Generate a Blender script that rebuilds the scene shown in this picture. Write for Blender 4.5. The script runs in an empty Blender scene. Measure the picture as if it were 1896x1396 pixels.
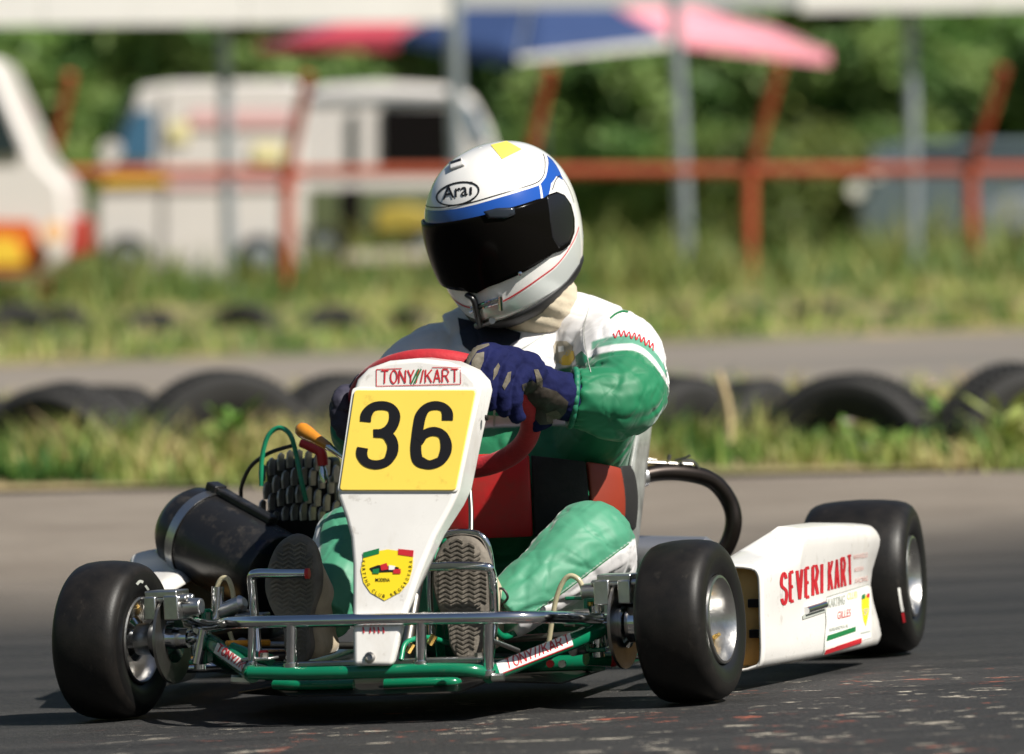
import bpy, bmesh, math, random
import numpy as np
from mathutils import Vector, Matrix, noise
from mathutils.bvhtree import BVHTree
from mathutils.geometry import tessellate_polygon
random.seed(7); rng = np.random.default_rng(7)
S = bpy.context.scene
COL = S.collection
# ------------------------------------------------------------------ camera, sky, sun, exposure
FPX = 9000.0; CAMH = 0.81
_p = math.radians(1.96); _r = math.radians(1.3)
F_ = np.array([0, math.cos(_p), -math.sin(_p)]); R0 = np.array([1., 0, 0]); U0 = np.cross(R0, F_)
R_ = R0*math.cos(_r)-U0*math.sin(_r); U_ = U0*math.cos(_r)+R0*math.sin(_r)
CAM = np.array([0, 0, CAMH])
cd = bpy.data.cameras.new('camera'); cam = bpy.data.objects.new('camera', cd); COL.objects.link(cam)
cam.matrix_world = Matrix(((R_[0], U_[0], -F_[0], 0), (R_[1], U_[1], -F_[1], 0), (R_[2], U_[2], -F_[2], CAMH), (0, 0, 0, 1)))
cd.sensor_width = 36; cd.lens = FPX/1896*36; cd.clip_end = 600; cd.clip_start = .1
cd.dof.use_dof = True; cd.dof.focus_distance = 7.85; cd.dof.aperture_fstop = 3.7
S.camera = cam
SUN = Vector((0.57, -0.43, 0.78)).normalized()          # towards the sun
w = bpy.data.worlds.new('World'); S.world = w; w.use_nodes = True
nt = w.node_tree; nt.nodes.clear()
sky = nt.nodes.new('ShaderNodeTexSky'); sky.sky_type = 'NISHITA'; sky.sun_disc = False
sky.sun_elevation = math.asin(SUN.z); sky.sun_rotation = math.atan2(SUN.x, SUN.y)
bg = nt.nodes.new('ShaderNodeBackground'); bg.inputs[1].default_value = 0.042
wo = nt.nodes.new('ShaderNodeOutputWorld'); nt.links.new(sky.outputs[0], bg.inputs[0]); nt.links.new(bg.outputs[0], wo.inputs[0])
sd = bpy.data.lights.new('sun', 'SUN'); sd.energy = 4.8; sd.angle = math.radians(.53); sd.color = (1, .955, .87)
so = bpy.data.objects.new('sun', sd); COL.objects.link(so); so.rotation_euler = SUN.to_track_quat('Z', 'Y').to_euler(); so.location = (4, -4, 12)
S.view_settings.view_transform = 'Standard'; S.view_settings.look = 'None'; S.view_settings.gamma = 1
S.view_settings.exposure = 0.60; S.view_settings.use_curve_mapping = False

# ------------------------------------------------------------------ frames: the kart's own frame (x driver's left, -y forward, z up)
def Rxyz(a, b, c):
    a, b, c = map(math.radians, (a, b, c))
    return np.array(Matrix.Rotation(a, 3, 'Z') @ Matrix.Rotation(b, 3, 'X') @ Matrix.Rotation(c, 3, 'Y'))
KM = Rxyz(-14.134, -1.4307, -1.7215); KT = np.array([-.19333, 7.80591, .008215])
KMAT = Matrix(KM.tolist()).to_4x4(); KMAT.translation = KT
def ray(u, v):
    d = F_ + R_*((u-948)/FPX) - U_*((v-698)/FPX)
    return KM.T @ (CAM-KT), KM.T @ d
def K(u, v, X=None, Y=None, Z=None):
    o, d = ray(u, v)
    i, val = (0, X) if X is not None else ((1, Y) if Y is not None else (2, Z))
    return o+d*((val-o[i])/d[i])
def KP(u, v, p0, n):
    o, d = ray(u, v); n = np.array(n); return o+d*(((np.array(p0)-o)@n)/(d@n))
def G(u, v, dist):                                     # world point at a given distance down the track
    d = F_ + R_*((u-948)/FPX) - U_*((v-698)/FPX); return CAM + d*(dist/d[1])
def WX(u, dist): return (u-948)*dist/FPX

# ------------------------------------------------------------------ materials
def mat(name, col, rough=.5, metal=0., var=.0, vscale=8., bump=0., bscale=60., coat=0., trans=0., sheen=0., col2=None, attr=None, emit=None, spec=None, alpha=None, detail=4):
    m = bpy.data.materials.new(name); m.use_nodes = True; t = m.node_tree; b = t.nodes['Principled BSDF']
    def c4(c): return (*c, 1)
    b.inputs['Base Color'].default_value = c4(col); b.inputs['Roughness'].default_value = rough; b.inputs['Metallic'].default_value = metal
    if coat: b.inputs['Coat Weight'].default_value = coat; b.inputs['Coat Roughness'].default_value = .06
    if trans: b.inputs['Transmission Weight'].default_value = trans
    if sheen: b.inputs['Sheen Weight'].default_value = sheen; b.inputs['Sheen Roughness'].default_value = .35
    if spec is not None: b.inputs['Specular IOR Level'].default_value = spec
    tc = None
    if var or bump:
        tc = t.nodes.new('ShaderNodeTexCoord')
    src = None
    if attr:
        a = t.nodes.new('ShaderNodeAttribute'); a.attribute_name = attr; src = a.outputs['Color']
    if var:
        n = t.nodes.new('ShaderNodeTexNoise'); n.inputs['Scale'].default_value = vscale; n.inputs['Detail'].default_value = detail; n.inputs['Roughness'].default_value = .6
        t.links.new(tc.outputs['Object'], n.inputs['Vector'])
        mr = t.nodes.new('ShaderNodeMapRange'); mr.inputs[1].default_value = .33; mr.inputs[2].default_value = .67; t.links.new(n.outputs[0], mr.inputs[0])
        mx = t.nodes.new('ShaderNodeMix'); mx.data_type = 'RGBA'; mx.clamp_factor = True
        t.links.new(mr.outputs[0], mx.inputs[0])
        if src is not None:
            hs = t.nodes.new('ShaderNodeHueSaturation'); hs.inputs['Value'].default_value = 1-var; t.links.new(src, hs.inputs['Color'])
            t.links.new(src, mx.inputs[6]); t.links.new(hs.outputs[0], mx.inputs[7])
        else:
            mx.inputs[6].default_value = c4(col); mx.inputs[7].default_value = c4(col2 if col2 else tuple(x*(1-var) for x in col))
        src = mx.outputs[2]
        rr = t.nodes.new('ShaderNodeMapRange'); rr.inputs[3].default_value = max(.02, rough-.08); rr.inputs[4].default_value = min(1, rough+.1)
        t.links.new(n.outputs[0], rr.inputs[0]); t.links.new(rr.outputs[0], b.inputs['Roughness'])
    if src is not None: t.links.new(src, b.inputs['Base Color'])
    if bump:
        n2 = t.nodes.new('ShaderNodeTexNoise'); n2.inputs['Scale'].default_value = bscale; n2.inputs['Detail'].default_value = 5
        t.links.new(tc.outputs['Object'], n2.inputs['Vector'])
        bp = t.nodes.new('ShaderNodeBump'); bp.inputs['Strength'].default_value = min(1, bump); bp.inputs['Distance'].default_value = .002*max(1, bump)
        t.links.new(n2.outputs[0], bp.inputs['Height']); t.links.new(bp.outputs[0], b.inputs['Normal'])
    if emit: b.inputs['Emission Color'].default_value = c4(emit); b.inputs['Emission Strength'].default_value = 1
    return m
WHITE = mat('white_bodywork', (.80, .775, .74), .28, var=.10, vscale=6, coat=.4, bump=.05, bscale=30)
TAN = mat('raw_plastic_inside', (.62, .40, .14), .55, var=.3, vscale=12, bump=.3)
YEL = mat('yellow_plate_plastic', (.90, .66, .10), .32, var=.06, vscale=5)
YEL2 = mat('yellow_print', (.88, .66, .02), .35)
BLACKP = mat('black_print', (.010, .009, .009), .35)
REDP = mat('red_print', (.55, .02, .03), .4, var=.1, vscale=40)
GREENP = mat('green_print', (.01, .17, .05), .4)
PINKP = mat('faded_pink_print', (.75, .50, .46), .45)
GREYP = mat('faded_grey_print', (.42, .44, .40), .45)
STK = mat('white_sticker', (.80, .79, .75), .3)
GRN = mat('green_frame_paint', (.003, .16, .075), .22, var=.15, vscale=15, coat=.5)
CHR = mat('chrome_tube', (.78, .79, .80), .09, 1., var=.12, vscale=25)
ALU = mat('cast_aluminium', (.68, .67, .65), .30, 1., var=.25, vscale=30, bump=.15, bscale=150)
STEEL = mat('dull_steel', (.36, .34, .31), .38, 1., var=.35, vscale=20)
DARKM = mat('dark_oily_metal', (.035, .030, .026), .42, .6, var=.4, vscale=20, bump=.2)
FINM = mat('bronze_grey_fin', (.60, .56, .50), .30, .45, var=.4, vscale=45, bump=.2, bscale=120)
RUB = mat('worn_slick_rubber', (.0070, .0065, .0062), .45, spec=.3, var=.45, vscale=28, col2=(.013, .011, .0095), bump=.10, bscale=300)
RUBS = mat('rubber_sidewall', (.008, .0075, .0075), .38, var=.3, vscale=25)
SOLE = mat('grey_sole_rubber', (.19, .165, .135), .82, var=.45, vscale=22, bump=.8, bscale=160)
SUEDE = mat('beige_suede', (.50, .41, .29), .9, var=.3, vscale=18, bump=.5, bscale=90, sheen=.2)
BLKPL = mat('black_plastic', (.012, .012, .013), .30, var=.2, vscale=12, bump=.1)
REDW = mat('red_suede_rim', (.46, .012, .022), .72, var=.25, vscale=40, bump=.4, bscale=250, sheen=.25)
REDV = mat('red_vinyl', (.60, .018, .022), .42, var=.12, vscale=10, bump=.2, bscale=60)
DREDV = mat('dark_red_vinyl', (.26, .03, .012), .5, var=.2, vscale=10)
BLKV = mat('black_fabric', (.012, .010, .010), .75, var=.3, vscale=30, bump=.4, bscale=200)
REDRUB = mat('red_rubber', (.55, .02, .02), .4)
GHOSE = mat('green_hose', (.01, .22, .11), .3)
THOSE = mat('clear_yellowed_hose', (.62, .55, .36), .25, trans=.35)
BHOSE = mat('black_cable', (.02, .018, .016), .4)
WOOD = mat('varnished_knob', (.72, .27, .02), .22, var=.35, vscale=30, coat=.6)
GOLD = mat('brass', (.75, .48, .14), .25, 1.)
ORNG = mat('orange_plastic', (.75, .30, .02), .4)
GLOVE = mat('blue_glove_suede', (.006, .009, .060), .85, var=.3, vscale=30, bump=.5, bscale=150, spec=.2)
GPAD = mat('grey_leather_pad', (.14, .12, .085), .7, var=.4, vscale=60, bump=.7, bscale=140)
GDARK = mat('dark_leather_palm', (.045, .036, .026), .6, var=.5, vscale=25, bump=.6, bscale=90)
SCARF = mat('beige_balaclava', (.58, .50, .37), .9, var=.15, vscale=20, bump=.4, bscale=120, sheen=.2)
BLUEP = mat('blue_helmet_band', (.012, .075, .36), .18, coat=.6)
VIS = mat('dark_visor', (.004, .0035, .003), .16, spec=.05)
VIS2 = mat('smoked_visor_vent', (.018, .022, .03), .2)
TRIM = mat('black_rubber_trim', (.008, .008, .009), .55)
FIBRE = mat('grey_fibreglass_seat', (.35, .36, .34), .35, var=.5, vscale=25, bump=.3, bscale=80, coat=.3)
EXH = mat('heated_exhaust_steel', (.055, .045, .04), .34, .9, var=.5, vscale=14, col2=(.03, .024, .022))
SILV = mat('silencer_aluminium', (.62, .62, .64), .35, .9, var=.2)

# suit and painted-attribute material
SUIT = mat('nylon_race_suit', (1, 1, 1), .55, attr='paint', var=.08, vscale=9, sheen=.2, bump=.35, bscale=22)

# ------------------------------------------------------------------ object helpers
OFF = {}
def worn(m, sc, lo, hi, col, amt, st=(1, 1, 1)):      # scuffs and dirt spots worn into a paint
    t = m.node_tree; b = t.nodes['Principled BSDF']; tc = t.nodes.new('ShaderNodeTexCoord'); mp = t.nodes.new('ShaderNodeMapping'); mp.inputs['Scale'].default_value = st
    n = t.nodes.new('ShaderNodeTexNoise'); n.inputs['Scale'].default_value = sc; n.inputs['Detail'].default_value = 6; n.inputs['Roughness'].default_value = .7
    r = t.nodes.new('ShaderNodeMapRange'); r.inputs[1].default_value = lo; r.inputs[2].default_value = hi; r.inputs[4].default_value = amt
    mx = t.nodes.new('ShaderNodeMix'); mx.data_type = 'RGBA'; mx.inputs[7].default_value = (*col, 1)
    t.links.new(tc.outputs['Object'], mp.inputs[0]); t.links.new(mp.outputs[0], n.inputs['Vector']); t.links.new(n.outputs[0], r.inputs[0]); t.links.new(r.outputs[0], mx.inputs[0])
    if b.inputs['Base Color'].links: t.links.new(b.inputs['Base Color'].links[0].from_socket, mx.inputs[6])
    else: mx.inputs[6].default_value = b.inputs['Base Color'].default_value
    t.links.new(mx.outputs[2], b.inputs['Base Color'])
worn(WHITE, 38, .60, .66, (.33, .29, .24), .35); worn(WHITE, 9, .56, .72, (.52, .46, .38), .45, (1, 1, .4)); worn(YEL, 30, .60, .68, (.5, .35, .06), .35)
worn(GRN, 45, .60, .66, (.10, .12, .09), .5); worn(BLKPL, 24, .54, .70, (.07, .06, .05), .5); worn(REDV, 14, .52, .70, (.30, .05, .04), .5); worn(RUB, 70, .60, .68, (.04, .034, .028), .35, (1, .5, .5))
def wrinkled(m, sc, dist, st=(1, 1, 1), sharp=.16):    # crisp cloth creases: ridged noise bump over a fine weave
    t = m.node_tree; b = t.nodes['Principled BSDF']; tc = t.nodes.new('ShaderNodeTexCoord'); last = None
    for k, (s_, d_, sh_) in enumerate(((sc, dist, sharp), (sc*2.3, dist*.45, sharp*1.2))):
        mp = t.nodes.new('ShaderNodeMapping'); mp.inputs['Scale'].default_value = st; mp.inputs['Rotation'].default_value = (.5*k, .3, .6+k)
        n = t.nodes.new('ShaderNodeTexNoise'); n.inputs['Scale'].default_value = s_; n.inputs['Detail'].default_value = 2.5; n.inputs['Distortion'].default_value = .5
        a = t.nodes.new('ShaderNodeMath'); a.operation = 'SUBTRACT'; a.inputs[1].default_value = .5; a2 = t.nodes.new('ShaderNodeMath'); a2.operation = 'ABSOLUTE'
        r = t.nodes.new('ShaderNodeMapRange'); r.inputs[1].default_value = 0; r.inputs[2].default_value = sh_; r.inputs[3].default_value = 0; r.inputs[4].default_value = 1
        bp = t.nodes.new('ShaderNodeBump'); bp.inputs['Strength'].default_value = 1; bp.inputs['Distance'].default_value = d_
        t.links.new(tc.outputs['Object'], mp.inputs[0]); t.links.new(mp.outputs[0], n.inputs['Vector']); t.links.new(n.outputs[0], a.inputs[0]); t.links.new(a.outputs[0], a2.inputs[0]); t.links.new(a2.outputs[0], r.inputs[0]); t.links.new(r.outputs[0], bp.inputs['Height'])
        if last: t.links.new(last.outputs[0], bp.inputs['Normal'])
        last = bp
    t.links.new(last.outputs[0], b.inputs['Normal'])
wrinkled(SUIT, 4.2, .0034, (1, 1.7, .8), .2); worn(SUIT, 30, .58, .72, (.16, .17, .14), .12)
def link(o, parent=None):
    COL.objects.link(o)
    if parent is not None: o.parent = parent
    return o
def root(name, label, cat, loc=(0, 0, 0), group=None, mw=None, off=None):
    o = bpy.data.objects.new(name, None); COL.objects.link(o); o.empty_display_size = .2
    if mw is not None: o.matrix_world = mw
    else: o.location = loc
    o['label'] = label; o['category'] = cat
    if group: o['group'] = group
    if off is not None: OFF[o.name] = np.array(off)
    return o
def topoff(p):
    while p is not None:
        if p.name in OFF: return OFF[p.name]
        p = p.parent
    return None
def tag(o, label, cat, group=None):
    o['label'] = label; o['category'] = cat
    if group: o['group'] = group
    return o
def struct(o): o['kind'] = 'structure'; return o
def mesh(name, V, Fc, m, parent=None, smooth=True, ms=None, sharp=None):
    V = np.asarray(V, float).reshape(-1, 3)
    off = topoff(parent)
    if off is not None: V = V-off
    me = bpy.data.meshes.new(name)
    if isinstance(Fc, np.ndarray) and len(Fc) > 2000:
        k = Fc.shape[1]
        me.vertices.add(len(V)); me.vertices.foreach_set('co', V.ravel())
        me.loops.add(Fc.size); me.loops.foreach_set('vertex_index', Fc.ravel().astype(np.int32))
        me.polygons.add(len(Fc)); me.polygons.foreach_set('loop_start', np.arange(0, Fc.size, k, dtype=np.int32))
        me.update(calc_edges=True)
    else:
        me.from_pydata([tuple(v) for v in V], [], [tuple(int(i) for i in f) for f in Fc])
    for mm in (m if isinstance(m, (list, tuple)) else [m]): me.materials.append(mm)
    if ms is not None: me.polygons.foreach_set('material_index', np.asarray(ms, np.int32))
    if smooth:
        me.polygons.foreach_set('use_smooth', [True]*len(me.polygons))
        if sharp: me.set_sharp_from_angle(angle=math.radians(sharp))
    o = bpy.data.objects.new(name, me); link(o, parent)
    return o
def bevel(o, wd=.002, seg=2, ang=35):
    b = o.modifiers.new('b', 'BEVEL'); b.width = wd; b.segments = seg; b.limit_method = 'ANGLE'; b.angle_limit = math.radians(ang)
    b.harden_normals = False
    return o
class MB:                                             # collects shapes for ONE mesh object
    def __init__(s): s.V = []; s.F = []; s.M = []
    def add(s, V, Fc, mi=0):
        n = len(s.V); s.V += [tuple(map(float, v)) for v in V]; s.F += [tuple(i+n for i in f) for f in Fc]; s.M += [mi]*len(Fc); return s
    def box(s, c, size, R=None, mi=0):
        x, y, z = np.array(size)/2; V = np.array([(a*x, b*y, d*z) for a in (-1, 1) for b in (-1, 1) for d in (-1, 1)])
        if R is not None: V = V @ np.array(R).T
        return s.add(V+np.array(c), [(0, 1, 3, 2), (4, 6, 7, 5), (0, 4, 5, 1), (2, 3, 7, 6), (0, 2, 6, 4), (1, 5, 7, 3)], mi)
    def tube(s, *a, mi=0, **k): V, Fc = tube_vf(*a, **k); return s.add(V, Fc, mi)
    def lathe(s, *a, mi=0, **k): V, Fc = lathe_vf(*a, **k); return s.add(V, Fc, mi)
    def build(s, name, m, parent=None, smooth=True, sharp=40): return mesh(name, s.V, s.F, m, parent, smooth, s.M, sharp)
def catmull(P, n=6, closed=False):
    P = [np.asarray(p, float) for p in P]
    if len(P) < 3 and not closed: return [P[0]+(P[1]-P[0])*i/n for i in range(n+1)]
    out = []; N = len(P); rngi = range(N if closed else N-1)
    for i in rngi:
        p1, p2 = P[i], P[(i+1) % N]
        p0 = P[i-1] if (i > 0 or closed) else 2*p1-p2
        p3 = P[(i+2) % N] if (i+2 < N or closed) else 2*p2-p1
        for k in range(n):
            t = k/n; out.append(.5*((2*p1)+(-p0+p2)*t+(2*p0-5*p1+4*p2-p3)*t*t+(-p0+3*p1-3*p2+p3)*t**3))
    if not closed: out.append(P[-1])
    return out
def tube_vf(P, r, seg=12, n=6, closed=False, smooth=True, cap=True, flat=None):
    """P points (3) or (3+radius)."""
    P = [np.asarray(p, float) for p in P]
    if len(P[0]) == 3: P = [np.append(p, r) for p in P]
    if smooth: P = catmull(P, n, closed)
    C = [p[:3] for p in P]; N = len(C); V = []; Fc = []; up = None
    for i in range(N):
        if closed: t = C[(i+1) % N]-C[i-1]
        else: t = C[min(i+1, N-1)]-C[max(i-1, 0)]
        t = t/(np.linalg.norm(t)+1e-12)
        if up is None:
            a = np.array([0, 0, 1.]) if abs(t[2]) < .9 else np.array([0, 1., 0]); up = a-t*(a@t)
        up = up-t*(up@t); up /= np.linalg.norm(up); b = np.cross(t, up)
        for k in range(seg):
            an = 2*math.pi*k/seg; V.append(C[i]+P[i][3]*(up*math.cos(an)*(flat or 1)+b*math.sin(an)))
    for i in range(N if closed else N-1):
        j = (i+1) % N
        for k in range(seg): Fc.append((i*seg+k, i*seg+(k+1) % seg, j*seg+(k+1) % seg, j*seg+k))
    if cap and not closed:
        Fc.append(tuple(range(seg-1, -1, -1))); Fc.append(tuple((N-1)*seg+k for k in range(seg)))
    return V, Fc
def axisframe(ax):
    ax = np.array(ax, float); ax /= np.linalg.norm(ax); a = np.array([0, 0, 1.]) if abs(ax[2]) < .9 else np.array([0, 1., 0])
    u = a-ax*(a@ax); u /= np.linalg.norm(u); return ax, u, np.cross(ax, u)
def lathe_vf(prof, c, ax, seg=32, closed=False):
    """prof: (along, radius)"""
    ax, u, v = axisframe(ax); c = np.array(c, float); V = []; Fc = []; N = len(prof)
    for h, r in prof:
        for k in range(seg):
            a = 2*math.pi*k/seg; V.append(c+ax*h+r*(u*math.cos(a)+v*math.sin(a)))
    for i in range(N if closed else N-1):
        j = (i+1) % N
        for k in range(seg): Fc.append((i*seg+k, i*seg+(k+1) % seg, j*seg+(k+1) % seg, j*seg+k))
    return V, Fc
def tube(name, P, r, m, parent=None, **k):
    V, Fc = tube_vf(P, r, **k); return mesh(name, V, Fc, m, parent, sharp=50)
def lathe(name, prof, c, ax, m, parent=None, seg=40, closed=False, sharp=35):
    V, Fc = lathe_vf(prof, c, ax, seg, closed); return mesh(name, V, Fc, m, parent, sharp=sharp)
def slab(name, P, d, m, parent=None, bev=.002, smooth=True):
    """outline P (3d, planar) given a thickness vector d"""
    P = [np.array(p) for p in P]; n = len(P); V = P+[p+np.array(d) for p in P]
    Fc = [tuple(range(n)), tuple(range(2*n-1, n-1, -1))]+[(i, n+i, n+(i+1) % n, (i+1) % n) for i in range(n)]
    o = mesh(name, V, Fc, m, parent, smooth, sharp=35)
    bm = bmesh.new(); bm.from_mesh(o.data); bmesh.ops.recalc_face_normals(bm, faces=bm.faces); bm.to_mesh(o.data); bm.free()
    if bev: bevel(o, bev)
    return o
def bvh_of(objs):
    V = []; Fc = []
    dg = bpy.context.evaluated_depsgraph_get()
    for o in (objs if isinstance(objs, (list, tuple)) else [objs]):
        dg.update(); e = o.evaluated_get(dg); me = e.to_mesh(); n = len(V); off = topoff(o)
        V += [Vector(v.co)+(Vector(off) if off is not None else Vector((0, 0, 0))) for v in me.vertices]
        Fc += [tuple(i+n for i in p.vertices) for p in me.polygons]; e.to_mesh_clear()
    return BVHTree.FromPolygons(V, Fc)
def subdiv2d(V, Fc, L):
    bm = bmesh.new(); vs = [bm.verts.new((x, y, 0)) for x, y in V]
    for f in Fc:
        try: bm.faces.new([vs[i] for i in f])
        except ValueError: pass
    bmesh.ops.triangulate(bm, faces=bm.faces)
    for _ in range(7):
        ed = [e for e in bm.edges if e.calc_length() > L]
        if not ed: break
        bmesh.ops.subdivide_edges(bm, edges=ed, cuts=1); bmesh.ops.triangulate(bm, faces=[f for f in bm.faces if len(f.verts) > 3])
    bm.verts.index_update()
    V = [(v.co.x, v.co.y) for v in bm.verts]; Fc = [tuple(v.index for v in f.verts) for f in bm.faces]; bm.free(); return V, Fc
def px_on(bvh, off=.0008):
    def f(u, v):
        o, d = ray(u, v); d = Vector(d).normalized(); h, n, i, t = bvh.ray_cast(Vector(o)+d*5, d)
        if h is None: return None
        if n.dot(d) > 0: n = -n
        return np.array(h+n*off)
    return f
def place2d(name, V, Fc, fn, m, parent, L=8):
    """lay a flat figure on a surface: fn maps 2d to a 3d point"""
    V, Fc = subdiv2d(V, Fc, L); P = [fn(*v) for v in V]
    idx = {}; W = []; out = []
    for f in Fc:
        if any(P[i] is None for i in f): continue
        q = [P[i] for i in f]
        if max(np.linalg.norm(q[a]-q[a-1]) for a in range(3)) > .05: continue
        g = []
        for i in f:
            if i not in idx: idx[i] = len(W); W.append(P[i])
            g.append(idx[i])
        out.append(tuple(g))
    if not out: print('EMPTY decal', name); return None
    return mesh(name, W, out, m, parent)
def poly(name, P, fn, m, parent, L=8): return place2d(name, P, [tuple(range(len(P)))], fn, m, parent, L)
def stroke_vf(P, wd, n=5, smooth=True, closed=False):
    P = [np.append(np.array(p[:2], float), p[2] if len(p) > 2 else wd) for p in P]
    if smooth and len(P) > 2: P = catmull(P, n, closed)
    V = []; Fc = []; N = len(P)
    for i, p in enumerate(P):
        a = P[(i+1) % N] if (closed or i < N-1) else p; b = P[i-1] if (closed or i > 0) else p
        t = (a-b)[:2]; t = t/(np.linalg.norm(t)+1e-9); nn = np.array([-t[1], t[0]])*p[2]/2
        V += [tuple(p[:2]+nn), tuple(p[:2]-nn)]
    Fc = [(2*i, 2*i+1, (2*i+3) % (2*N), (2*i+2) % (2*N)) for i in range(N if closed else N-1)]
    return V, Fc
def stroke(name, P, wd, fn, m, parent, L=8, **k):
    V, Fc = stroke_vf(P, wd, **k); return place2d(name, V, Fc, fn, m, parent, L)
def bil(q, x, y):                                      # q = TL,TR,BR,BL ; y up
    TL, TR, BR, BL = map(np.array, q); a = TL+(TR-TL)*x; b = BL+(BR-BL)*x; return b+(a-b)*y
def text2d(s, bold=0., sx=1.):
    cu = bpy.data.curves.new('t', 'FONT'); cu.body = s; cu.offset = bold; cu.resolution_u = 3
    o = bpy.data.objects.new('t', cu); COL.objects.link(o); dg = bpy.context.evaluated_depsgraph_get(); dg.update()
    me = bpy.data.meshes.new_from_object(o.evaluated_get(dg)); V = np.array([v.co[:2] for v in me.vertices]); Fc = [tuple(p.vertices) for p in me.polygons]
    bpy.data.objects.remove(o); bpy.data.curves.remove(cu); bpy.data.meshes.remove(me)
    V = (V-V.min(0))/(V.max(0)-V.min(0)); return V, Fc
def text(name, s, quad, fn, m, parent, bold=.01, L=6):
    V, Fc = text2d(s, bold); V = [tuple(bil(quad, x, y)) for x, y in V]; return place2d(name, V, Fc, fn, m, parent, L)
# single-stroke letters for the sign-painted words (unit box, y up)
LET = {'T': [[(0, 1), (1, 1)], [(.5, 1), (.5, 0)]], 'O': [[(.5, 1), (.1, .8), (0, .5), (.1, .2), (.5, 0), (.9, .2), (1, .5), (.9, .8), 'c']],
 'N': [[(0, 0), (0, 1)], [(0, 1), (1, 0)], [(1, 0), (1, 1)]], 'Y': [[(0, 1), (.5, .45)], [(1, 1), (.5, .45)], [(.5, .45), (.5, 0)]],
 'K': [[(0, 0), (0, 1)], [(1, 1), (0, .42)], [(.3, .6), (1, 0)]], 'A': [[(0, 0), (.5, 1)], [(1, 0), (.5, 1)], [(.2, .33), (.8, .33)]],
 'R': [[(0, 0), (0, 1)], [(0, 1), (.7, 1), (1, .78), (.7, .5), (0, .5), 's'], [(.5, .5), (1, 0)]], 'S': [[(1, .82), (.7, 1), (.3, 1), (0, .8), (.1, .6), (.9, .42), (1, .2), (.7, 0), (.3, 0), (0, .18)]],
 'E': [[(0, 0), (0, 1)], [(0, 1), (1, 1)], [(0, .5), (.85, .5)], [(0, 0), (1, 0)]], 'V': [[(0, 1), (.5, 0)], [(1, 1), (.5, 0)]], 'I': [[(.5, 0), (.5, 1)]],
 'G': [[(1, .8), (.6, 1), (.15, .85), (0, .5), (.15, .15), (.6, 0), (1, .2), (1, .45), (.6, .45)]],
 '/': [[(0, 0), (1, 1)]], ' ': []}
def signword(name, s, quad, wd, fn, m, parent, gap=.35, widths=None, L=6):
    """painted word; wd = stroke width in pixels of the quad"""
    W = [(widths or {}).get(c, 1.) for c in s]; tot = sum(W)+gap*(len(s)-1); x = 0; mb = MB(); V2 = []; F2 = []
    for c, wdt in zip(s, W):
        for st in LET[c]:
            cl = st[-1] == 'c'; sm = (cl or len(st) > 4) and st[-1] != 's'
            pts = [bil(quad, (x+p[0]*wdt)/tot, p[1]) for p in st if not isinstance(p, str)]
            V, Fc = stroke_vf(pts, wd, n=3, smooth=sm, closed=cl); n = len(V2); V2 += V; F2 += [tuple(i+n for i in f) for f in Fc]
        x += wdt+gap
    return place2d(name, V2, F2, fn, m, parent, L)
def fuse(name, parts, voxel, m, parent, smooth_it=6, fn=None):
    """closed pieces -> one continuous skin"""
    mb = MB()
    for V, Fc in parts: mb.add(V, Fc)
    me = bpy.data.meshes.new('f'); me.from_pydata(mb.V, [], mb.F)
    bm = bmesh.new(); bm.from_mesh(me); bmesh.ops.recalc_face_normals(bm, faces=bm.faces); bm.to_mesh(me); bm.free()
    o = bpy.data.objects.new('f', me); COL.objects.link(o)
    r = o.modifiers.new('r', 'REMESH'); r.mode = 'VOXEL'; r.voxel_size = voxel
    s = o.modifiers.new('s', 'SMOOTH'); s.iterations = smooth_it; s.factor = .5
    dg = bpy.context.evaluated_depsgraph_get(); dg.update(); nm = bpy.data.meshes.new_from_object(o.evaluated_get(dg))
    V = np.zeros(len(nm.vertices)*3); nm.vertices.foreach_get('co', V); V = V.reshape(-1, 3)
    Fc = [tuple(p.vertices) for p in nm.polygons]
    N = np.zeros(len(nm.vertices)*3); nm.vertices.foreach_get('normal', N); N = N.reshape(-1, 3)
    bpy.data.objects.remove(o); bpy.data.meshes.remove(me); bpy.data.meshes.remove(nm)
    colr = None
    if fn: V, colr = fn(V, N)
    out = mesh(name, V, np.array(Fc) if all(len(f) == 4 for f in Fc) else Fc, m, parent)
    if colr is not None:
        a = out.data.color_attributes.new('paint', 'FLOAT_COLOR', 'POINT'); a.data.foreach_set('color', np.hstack([colr, np.ones((len(colr), 1))]).ravel())
    return out
def ell(c, r, R=None, seg=20, rings=12):
    V = []; Fc = []
    for i in range(rings+1):
        a = math.pi*i/rings
        for k in range(seg):
            b = 2*math.pi*k/seg; p = np.array([math.sin(a)*math.cos(b), math.sin(a)*math.sin(b), math.cos(a)])*np.array(r)
            if R is not None: p = np.array(R)@p
            V.append(np.array(c)+p)
    for i in range(rings):
        for k in range(seg): Fc.append((i*seg+k, i*seg+(k+1) % seg, (i+1)*seg+(k+1) % seg, (i+1)*seg+k))
    bm = bmesh.new(); vs = [bm.verts.new(v) for v in V]
    for f in Fc: bm.faces.new([vs[i] for i in f])
    bmesh.ops.remove_doubles(bm, verts=bm.verts, dist=1e-6); bm.verts.index_update()
    V = [tuple(v.co) for v in bm.verts]; Fc = [tuple(v.index for v in f.verts) for f in bm.faces]; bm.free(); return V, Fc
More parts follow.
